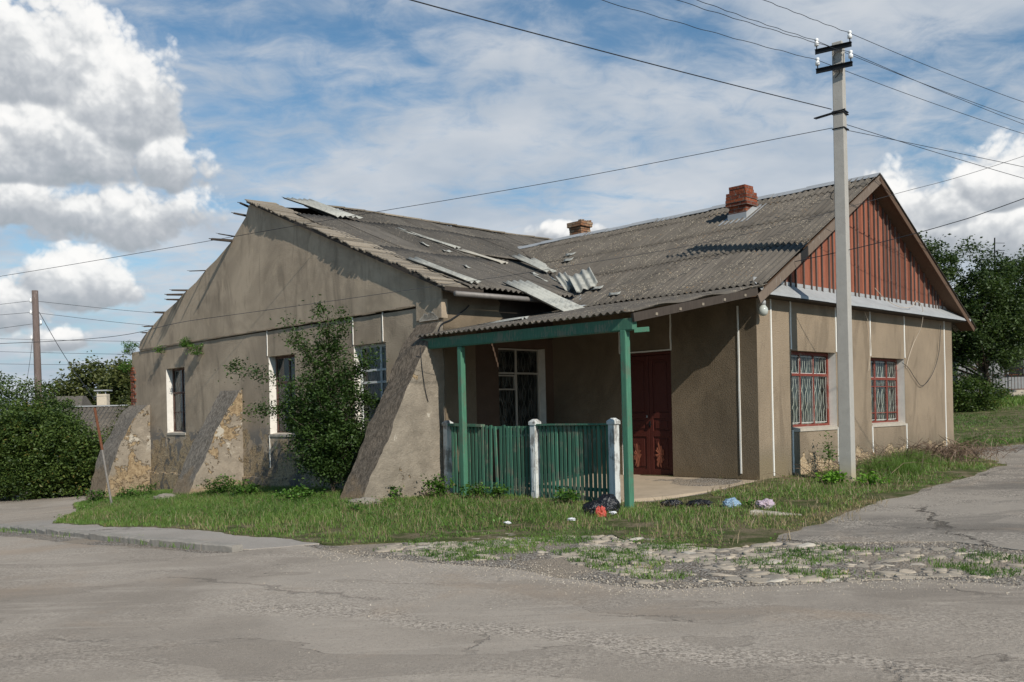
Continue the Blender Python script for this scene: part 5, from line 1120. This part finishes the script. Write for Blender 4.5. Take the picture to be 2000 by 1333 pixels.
plant('grape_vine', (22.2, 43.4, zf(22.2, 43.4)), 'yellow-green vine hanging behind the yard fence', 'vine', PE([(-.2, 0, 1.4, .7, .9), (1.3, 0, 2.0, 1.1, .5), (-.9, 0, .8, .5, .7), (.2, 0, .5, .6, .4)], 0, 0, 1), 70, 3600, .11, .18, 'leaf_weed', trunk=[(0, 0, -.1), (0, 0, 1.2)], limbs=8, trad=.03)
# a tree behind the photographer's right that only its edge of shade shows is left out
# plants rooted in the old wall
for (b, z, r, lab) in ((16.95, 3.62, .21, 'larger tuft of leaves growing from the crack in the old gable, left half'), (16.3, 3.38, .22, 'tuft of leaves hanging from the crack in the old gable, right half'), (18.8, 3.5, .11, 'small single tuft of leaves at the crack left of the big tufts'),
                       (21.25, 3.75, .30, 'leafy weed growing on top of the ragged left wall corner'), (21.4, 3.1, .22, 'leafy weed hanging beside the ragged left wall corner')):
    q = hw(A3-.16, b, z-r*.9); plant('wall_plant', q, lab, 'wall plant', [(0, 0, r*.9, r*1.1, r*.7, r*.9)], 26, int(2600*r), .055, .055, 'leaf_weed', trunk=[(.05, .06, 0), (0, 0, r*.8)], group='weeds growing out of the old wall', limbs=10, trad=.012, shell=.3)
# weeds and herbs in the verge
def weed(a, b, r, h, n, lab, m='leaf_weed', size=.06, name='weed', grp='leafy weeds in the verge', cat='weed'):
    x, y = hw(a, b).xy; plant(name, (x, y, zf(x, y)+.03), lab, cat, [(0, 0, h*.5, r, r, h*.55)], 40, n, size, .06, m, trunk=[(0, 0, -.05), (.02, 0, h*.7)], group=grp, limbs=16, trad=.01, shell=.2, asp=.75, up=.9)
weed(-4.0, 4.75, .33, .42, 750, 'round leafy weed clump between the large buttress and the railing')
weed(-3.85, 3.75, .28, .28, 420, 'low leafy weed beside the left porch post'); weed(-3.75, 3.2, .25, .22, 320, 'low weed under the gap in the pickets')
weed(-3.75, 1.5, .3, .24, 380, 'leafy weed in front of the right railing panel'); weed(-4.6, 5.4, .25, .30, 320, 'leafy weed at the foot of the large buttress')
weed(-5.6, 7.2, .55, .30, 1100, 'wide leafy weed patch left of the large buttress foot'); weed(-5.0, 10.6, .5, .38, 1000, 'dense weed patch between shrub and middle buttress')
weed(-4.6, 12.6, .5, .42, 1000, 'dense weed patch right of the middle buttress'); weed(-5.1, 16.6, .55, .40, 1000, 'dense weed patch between the two left buttresses'); weed(-5.5, 18.6, .5, .35, 800, 'weed patch nearest the rusty rod')
weed(.55, -1.15, .26, .20, 420, 'bright yellow-green leafy plant left of the concrete pole', 'leaf_bright', .075); weed(.85, -1.75, .24, .17, 320, 'bright yellow-green leafy plant at the foot of the concrete pole', 'leaf_bright', .075)
weed(2.0, -.35, .14, .85, 260, 'tall thin weed at the crumbled wall between the windows', 'leaf_weed', .05)
weed(-2.9, -1.6, .10, .12, 60, 'small broad-leaved plant in the front grass'); weed(-6.3, 4.2, .14, .12, 90, 'small broad-leaved plant left of the cobbles')
# dry brush heap along the sunny wall
bx, by = hw(5.9, -.75).xy; br = MB(); rr = random.Random(3)
for i in range(1100):
    a = rr.gauss(5.6, 1.7); b = -.35-abs(rr.gauss(0, .5)); p = hw(a, b); z = zf(p.x, p.y); L = rr.uniform(.25, .8); th = rr.uniform(0, 6.28); e_ = rr.uniform(.05, .9)
    d = Vector((math.cos(th)*math.cos(e_), math.sin(th)*math.cos(e_), math.sin(e_)))*L; s_ = Vector((p.x-bx, p.y-by, z+rr.uniform(0, .12))); br.tone = rr.random()
    br.tube([s_, s_+d*.5+Vector((0, 0, .05)), s_+d+Vector((0, 0, -.12*L))], [.007, .005, .003], 3, False)
o = br.build('brush_heap', MAT['brush_twig']); o.location = (bx, by, 0); tag(o, 'heap of dry brown stems along the foot of the sunny wall', 'brush', kind='stuff')
# grass blades
def blades(name, N, box, dfun, hfun, wfun, m, tonef, label, cz=.05):
    x = rng.uniform(box[0], box[1], N); y = rng.uniform(box[2], box[3], N); d = chunked(dfun, x, y); ok = d < 0; x, y, d = x[ok], y[ok], d[ok]
    z = zg(x, y)+cz-.04; h = hfun(x, y, d)*rng.uniform(.5, 1.35, len(x)); wd = wfun(x, y)*rng.uniform(.7, 1.3, len(x)); th = rng.uniform(0, 6.283, len(x)); ln = rng.uniform(.1, .9, len(x))*h; la = rng.uniform(0, 6.283, len(x))
    c, s_ = np.cos(th)*wd, np.sin(th)*wd; lx, ly = np.cos(la)*ln, np.sin(la)*ln
    v = np.stack([np.stack([x-c, y-s_, z], 1), np.stack([x+c, y+s_, z], 1), np.stack([x+c*.8+lx*.35, y+s_*.8+ly*.35, z+h*.62], 1), np.stack([x-c*.8+lx*.35, y-s_*.8+ly*.35, z+h*.62], 1), np.stack([x+lx, y+ly, z+h], 1)], 1).reshape(-1, 3)
    i = np.arange(len(x))*5; f = np.concatenate([np.stack([i, i+1, i+2], 1), np.stack([i, i+2, i+3], 1), np.stack([i+3, i+2, i+4], 1)]); t_ = np.clip(tonef(x, y, d)+rng.normal(size=len(x))*.13, 0, 1)
    tag(quick(name, v, f, MAT[m], np.r_[t_, t_, t_]), label, 'grass', kind='stuff')
def cut(d, x, y): return np.maximum(np.maximum(d, -sdf_poly(HOUSE, x, y)), -sdf_poly(PORCH, x, y)+.12*wob(x, y, 4, 3))
def gd(x, y): 
    c = cobd(x, y); d = cut(verge_d(x, y), x, y); bare = np.clip(wob(x, y, 1.9, 61)-.38+.15*(x > 1), 0, 1)*9*np.exp(np.minimum(d, 0)*.9); return np.where((c < 0), d+.15+.5*wob(x, y, 2.6, 21), d+.02)+bare
def dryness(x, y): return np.clip(.5*wob(x, y, .8, 14)+.3*wob(x, y, 2.4, 15)+.55*np.exp(-((x-4)**2+(y-14.5)**2)/9)+.2*(x > 1), -1, 1)
def ghei(x, y, d): return .03+.055*np.clip(-d/1.5, 0, 1)+.025*wob(x, y, 1.8, 16)+.03*(x < -3)+.05*np.clip(wob(x, y, 1.1, 17)-.2, 0, 1)
blades('grass', 430000, (-14, 12.5, 10.8, 33), lambda x, y: gd(x, y), ghei, lambda x, y: .0035+.00018*np.maximum(y-10, 0), 'grass_blade', lambda x, y, d: .45+.45*dryness(x, y)+.25*np.exp(np.minimum(d, 0)*5), 'green and straw-tinged grass of the verge round the house')
N = 150000; x = rng.uniform(-13.5, 12, N); y = rng.uniform(10.9, 31, N); d = chunked(gd, x, y); nz = wob(x, y, 1.3, 51)
ok = (d < 0) & ((nz > .12) | ((d < -1.2) & (x < 1) & (nz > -.3))); x, y, nz = x[ok], y[ok], nz[ok]; z = zg(x, y)+.02+rng.uniform(0, 1, len(x))**1.5*(.05+.09*np.clip(nz, 0, 1)+.05*(x < -2))
v, f, t_ = leaf_mesh(np.stack([x, y, z], 1), .034, np.clip(.45+.35*nz+rng.normal(size=len(x))*.18, 0, 1), 1.1, .8)
tag(quick('ground_herbs', v, f, MAT['leaf_weed'], t_), 'low broad-leaved herbs carpeting the verge among the grass', 'ground cover', kind='stuff')
blades('dry_grass', 42000, (-14, 12.5, 10.8, 26), lambda x, y: gd(x, y)+.25-.6*np.clip(dryness(x, y), -.2, 1), lambda x, y, d: .13+0*x, lambda x, y: .0035+0*x, 'grass_dry', lambda x, y, d: .6+0*x, 'dry straw-coloured stalks among the verge grass')
blades('cobble_grass', 90000, (-2.6, 5.4, 8.4, 13.6), lambda x, y: np.maximum(cobd(x, y), -wob(x, y, 3.4, 31)+.20+.2*(y < 9.6)-.25*(x < 1)+rng.normal(size=len(x))*.18), lambda x, y, d: .05+0*x, lambda x, y: .0045+0*x, 'grass_blade', lambda x, y, d: .42+.5*wob(x, y, 3, 3), 'low grass tufts between the cobbles', .03)
blades('kerb_grass', 9000, (-10.2, -3.3, 11.7, 18.4), lambda x, y: np.maximum(sdf_poly([(-10.1, 18.2), (-7.6, 15.5), (-6.1, 14.1), (-5, 13.1), (-4.1, 12.4), (-3.5, 12.1), (-3.5, 11.85), (-4.2, 12.15), (-5.1, 12.85), (-6.3, 13.8), (-7.8, 15.2), (-10.2, 17.9)], x, y)-.04, -wob(x, y, 3.5, 41)+.12-.35*(x < -8)), lambda x, y, d: .07+0*x, lambda x, y: .005+0*x, 'grass_blade', lambda x, y, d: .5+0*x, 'grass tufts growing along the kerb', .06)
blades('lawn_grass', 120000, (9, 34, 24.5, 50), lawn_d, lambda x, y, d: .07+.05*wob(x, y, .9, 18)+.14*(y > 39), lambda x, y: .012+0*x, 'grass_blade', lambda x, y, d: .42+.5*wob(x, y, .7, 19), 'mown and trampled grass rising to the yard fence', .03)
for P_, lab, nm in (((2.9, -1.2), 'tall tangle of grass right of the concrete pole', 'grass_clump'), ((4.3, -1.0), 'tall grass clump before the second window', 'grass_clump')):
    x0, y0 = hw(*P_).xy; N = 2600; x = rng.normal(0, .33, N); y = rng.normal(0, .25, N); z = zg(x+x0, y+y0)+.04; h = rng.uniform(.15, .42, N)*np.exp(-(x*x+y*y)); th = rng.uniform(0, 6.28, N); ln = rng.uniform(.2, .8, N)*h; la = rng.uniform(0, 6.28, N); c, s_ = np.cos(th)*.005, np.sin(th)*.005
    v = np.stack([np.stack([x-c, y-s_, z], 1), np.stack([x+c, y+s_, z], 1), np.stack([x+np.cos(la)*ln, y+np.sin(la)*ln, z+h], 1)], 1).reshape(-1, 3)
    o = quick(nm, v, np.arange(N*3).reshape(-1, 3), MAT['grass_blade'], rng.uniform(.2, .9, N)); o.location = (x0, y0, 0); tag(o, lab, 'grass clump', kind='stuff')

# ================================================================== small things
def blob(name, loc, r, sc, m, label, cat, seed=0, wr=.16, grp=None, parts=((0, 0, 0, 1),), parent=None):
    bm = bmesh.new()
    for (x, y, z, k) in parts:
        bmesh.ops.create_icosphere(bm, subdivisions=5, radius=r*k, matrix=Matrix.Translation((x, y, z)))
    from mathutils import noise as mn
    for v in bm.verts:
        n_ = v.co.normalized(); q = v.co*(3.2/r*.35)+Vector((seed*3.1, 0, 0)); k = mn.fractal(q, .7, 2.1, 4)*wr*r+(.35-abs(mn.noise(q*2.2)))*wr*r*1.3+(.3-abs(mn.noise(q*6)))*wr*r*.5
        v.co += n_*k; v.co.x *= sc[0]; v.co.y *= sc[1]; v.co.z = max(v.co.z*sc[2], -.04)
    me = bpy.data.meshes.new(name); bm.to_mesh(me); bm.free(); me.polygons.foreach_set('use_smooth', [True]*len(me.polygons)); me.materials.append(m)
    o = bpy.data.objects.new(name, me); COL.objects.link(o); o.location = loc
    if parent: o.parent = parent; return o
    return tag(o, label, cat, grp)
def gz(x, y, d=0): return (x, y, zf(x, y)+.06+d)
blob('rubbish_bag', gz(1.32, 14.6, -.02), .20, (1, 1, .92), MAT['bag_black'], 'shiny black rubbish bag slumped left of the right porch post', 'rubbish bag', 1, .22, parts=((-.05, 0, .03, .85), (.14, .05, .10, .92)))
blob('plastic_bag', gz(1.33, 14.34), .075, (1, .7, 1.4), MAT['bag_red'], 'torn red plastic bag hanging out in front of the big black bag', 'plastic bag', 3, .45)
BG = 'bags of rubbish lying at the edge of the porch floor'
for (a, b, r, sc, mt, lab, sd_) in ((-3.15, -.30, .11, (1.5, .9, .55), 'bag_black', 'flat black bag just right of the right porch post', 4), (-3.05, -.75, .12, (1.5, .9, .55), 'bag_black', 'second flat black bag, left of the blue bag', 5),
        (-2.85, -1.22, .115, (1.2, .9, .75), 'bag_blue', 'crumpled pale blue plastic bag on the grass edge', 6), (-2.75, -1.75, .115, (1.2, 1, .8), 'bag_pink', 'pink and white plastic bag, rightmost of the row', 7)):
    x, y = hw(a, b).xy; blob('rubbish_bag', gz(x, y), r, sc, MAT[mt], lab, 'rubbish bag', sd_, .3, BG)
for (x, y, lab) in ((.83, 13.6, 'white scrap of litter left of the black bag'), (1.5, 14.2, 'small white scrap right of the black bag'), (-.1, 13.5, 'pale scrap of litter in the grass before the railing')):
    blob('litter', gz(x, y, .03), .035, (1.3, .9, .5), MAT['litter'], lab, 'litter', int(x*7), .5, 'scraps of litter in the grass')
for (a, b, r, sc, lab) in ((-5.35, 14.1, .24, (1.3, .9, .55), 'pale rounded stone jutting out under the middle buttress'), (-5.42, 5.15, .22, (1.3, .8, .5), 'pale stone bared under the large right buttress'), (-5.3, 15.0, .12, (1, .9, .6), 'small white stone left of the middle buttress foot')):
    x, y = hw(a, b).xy; blob('stone', gz(x, y, -.02), r, sc, MAT['cobble'], lab, 'stone', int(r*100), .2)
x, y = hw(-3.4, -2.2).xy
sl_ = MB(); sl_.hexa([(-.55, -.12, -.1), (.2, -.1, -.1), (.2, .08, -.1), (-.5, .06, -.1), (-.55, -.12, .04), (.2, -.1, .01), (.2, .08, .01), (-.5, .06, .04)]); o = sl_.build('concrete_slab', MAT['plinth_stone'], bevel=.02); o.location = gz(x+.3, y, -.045); o.rotation_euler = (0, .04, -.35); tag(o, 'broken strip of concrete lying in the grass right of the porch', 'slab')
# rusty rod
rx_, ry_ = -10.73, 24.86; rz_ = zf(rx_, ry_)
rod = empty('rusty_rod', (rx_, ry_, rz_), 'leaning metal rod with rusty top standing in the grass at the far left buttress', 'metal rod')
m = MB(); m.tube([(.02, 0, -.1), (-.22, 0, 1.5)], .032, 8); m.build('lower_tube', MAT['pipe_metal'], rod); m = MB(); m.tube([(-.22, 0, 1.5), (-.40, 0, 2.62)], .036, 8); m.build('rusty_tip', MAT['rust'], rod)
# sheds behind the hedge
sh = empty('shed', (-20.2, 45, zf(-20.2, 45)), 'low shed with weathered corrugated roof behind the hedge', 'shed'); zs = zf(-20.2, 45)
m = MB(); m.box(-1.9, 2.6, 0, 5, -.5, .1-zs); m.build('wall', MAT['cream_wall'], sh)
m = MB(); prev = None; nk = 8*22
for k in range(nk+1):
    u = k/nk; x = -2.1+4.9*u; hh = .03*math.cos(u*22*6.283); c = [m.vert((x, -1.6, -.35-zs+hh)), m.vert((x, 2.2, 2.1-zs+hh)), m.vert((x, 5.5, .2-zs+hh))]
    if prev: m.face((prev[0], c[0], c[1], prev[1])); m.face((prev[1], c[1], c[2], prev[2]))
    prev = c
m.build('roof', MAT['sheeting_old'], sh, smooth=True, solid=.02)
m = MB(); m.box(-2.1, 2.8, 2.1, 2.3, 2.11-zs, 2.17-zs); m.build('ridge_cap', MAT['zinc'], sh)
m = MB(); m.box(-.95, -.45, 2.5, 2.9, 1.6-zs, 2.75-zs); ch = m.build('chimney', MAT['cream_wall'], sh, bevel=.01); m = MB(); m.box(-1.05, -.35, 2.4, 3.0, 2.90-zs, 2.96-zs); m.box(-.92, -.88, 2.5, 2.54, 2.75-zs, 2.9-zs); m.box(-.52, -.48, 2.5, 2.54, 2.75-zs, 2.9-zs); m.build('cowl', MAT['zinc'], ch)
s2 = empty('shed', (-27.5, 56, -1.8), 'farther grey-roofed shed left of the cream chimney', 'shed')
m = MB(); m.box(-1.5, 1.5, 0, 3, 0, 3.2); m.build('wall', MAT['grey_wall'], s2); m = MB(); m.hexa([(-1.8, -.4, 3.1), (1.6, -.4, 3.1), (1.6, 3.2, 3.1), (-1.8, 3.2, 3.1), (-1.3, 1.2, 4.75), (1.2, 1.2, 4.75), (1.2, 1.6, 4.75), (-1.3, 1.6, 4.75)]); m.build('roof', MAT['sheeting_grey'], s2)
s3 = empty('shed', (-20.9, 58, -1.8), 'distant shed with a pale gable near the old wall', 'shed')
m = MB(); m.box(-1.2, 1.2, 0, 3, 0, 3.0); m.poly([(-1.2, 0, 3.0), (1.2, 0, 3.0), (0, 0, 4.2)]); m.build('wall', MAT['white_wall'], s3); m = MB(); m.poly([(-1.4, -.2, 2.85), (0, -.2, 4.3), (0, 3.2, 4.3), (-1.4, 3.2, 2.85)]); m.poly([(1.4, -.2, 2.85), (0, -.2, 4.3), (0, 3.2, 4.3), (1.4, 3.2, 2.85)]); m.build('roof', MAT['sheeting_new'], s3, solid=.04)
# yard at the back right
yz = zf(23, 44)
yf = empty('yard_fence', (22.3, 43.9, yz), 'dark metal yard fence with thin bars on a low wall', 'fence')
for x in (-.05, 1.98, 4.0, 6.0): m = MB(); m.box(x-.05, x+.05, -.05, .05, -.2, 1.30); m.build('post', MAT['pole_wood'], yf)
for i in range(3):
    x0 = i*2.02-.02; m = MB(); m.box(x0, x0+1.95, -.02, .02, 1.10, 1.14); m.box(x0, x0+1.95, -.02, .02, .42, .46)
    for k in range(13): m.tube([(x0+.08+k*.15, 0, .44), (x0+.08+k*.15, 0, 1.12)], .012, 5, False)
    m.build('bar_panel', MAT['rust'], yf); m = MB(); m.box(x0, x0+1.95, -.06, .06, -.2, .40); m.build('low_wall', MAT['plinth_stone'], yf)
m = MB(); m.tube([(-.05, .05, 1.05), (2.0, .05, 1.45)], .02, 6); m.build('slanting_rail', MAT['rust'], yf)
gp_ = empty('gas_pipe', (21.9, 43.6, zf(21.9, 43.6)), 'yellow gas pipe standing at the yard fence', 'gas pipe'); zz0 = zf(21.9, 43.6)
m = MB(); m.tube([(0, 0, -.1), (0, 0, 3.3-zz0), (.0, .25, 3.4-zz0)], .05, 8); m.build('riser', MAT['yellow_paint'], gp_, smooth=True); m = MB(); m.tube([(-1.5, .4, 3.45-zz0), (6, 1.2, 3.9-zz0)], .035, 8); m.build('cross_pipe', MAT['yellow_paint'], gp_, smooth=True)
yh = empty('yard_house', (25.2, 48, zf(25.2, 48)), 'pale house almost hidden by the trees at the back right', 'house'); zy = zf(25.2, 48)
m = MB(); m.box(-2.2, 4, 0, 6, -.5, 2.9); m.build('wall', MAT['grey_wall'], yh); m = MB(); m.hexa([(-2.6, -.5, 2.8), (4.4, -.5, 2.8), (4.4, 6.4, 2.8), (-2.6, 6.4, 2.8), (-2.0, 2.8, 4.6), (4, 2.8, 4.6), (4, 3.1, 4.6), (-2.0, 3.1, 4.6)]); m.build('roof', MAT['sheeting_grey'], yh)
m = MB(); m.box(.2, 1.2, -.02, .05, .9, 2.1); m.build('window', MAT['dark_room'], yh)
y2 = empty('yard_shed', (20.4, 45.5, zf(20.4, 45.5)), 'dark grey shed in the shade behind the large tree', 'shed')
m = MB(); m.box(-1.5, 1.0, 0, 3, -.3, 2.3); m.build('wall', MAT['grey_wall'], y2); m = MB(); m.hexa([(-1.8, -.4, 2.25), (1.3, -.4, 2.25), (1.3, 3.3, 2.6), (-1.8, 3.3, 2.6), (-1.8, -.4, 2.32), (1.3, -.4, 2.32), (1.3, 3.3, 2.67), (-1.8, 3.3, 2.67)]); m.build('roof', MAT['sheeting_grey'], y2)
ds = empty('satellite_dish', (23.75, 43.6, 4.2), 'white satellite dish at the right edge among the leaves', 'satellite dish', R(38))
m = MB(); n = 20; rings = []
for r_, d_ in ((0, .06), (.15, .055), (.3, .035), (.42, 0)): rings.append([m.vert((r_*math.cos(6.283*k/n), -d_*-1, r_*1.1*math.sin(6.283*k/n))) for k in range(n)])
for A_, B_ in zip(rings, rings[1:]):
    for k in range(n): m.face((A_[k], A_[(k+1) % n], B_[(k+1) % n], B_[k]))
m.build('reflector', MAT['dish_white'], ds, smooth=True, solid=.01); m = MB(); m.tube([(0, .06, -.4), (.0, -.35, -.15)], .015, 6); m.box(-.04, .04, -.42, -.32, -.18, -.1); m.build('feed_arm', MAT['zinc'], ds); m = MB(); m.tube([(0, .08, 0), (0, .5, -.1), (0, .5, -2.6)], .03, 6); m.build('mast', MAT['zinc'], ds)
ta = empty('tv_antenna', (23.0, 44.6, 4.0), 'thin television antenna mast above the right trees', 'antenna')
m = MB(); m.tube([(0, 0, -2.6), (.28, 0, 5.2)], .03, 6); m.build('mast', MAT['black_steel'], ta)
for k, z in enumerate((4.95, 4.6, 4.3, 4.0)): m = MB(); m.tube([(.22, 0, z), (.62, -.25, z-.06)], .012, 5); m.build('element', MAT['black_steel'], ta)
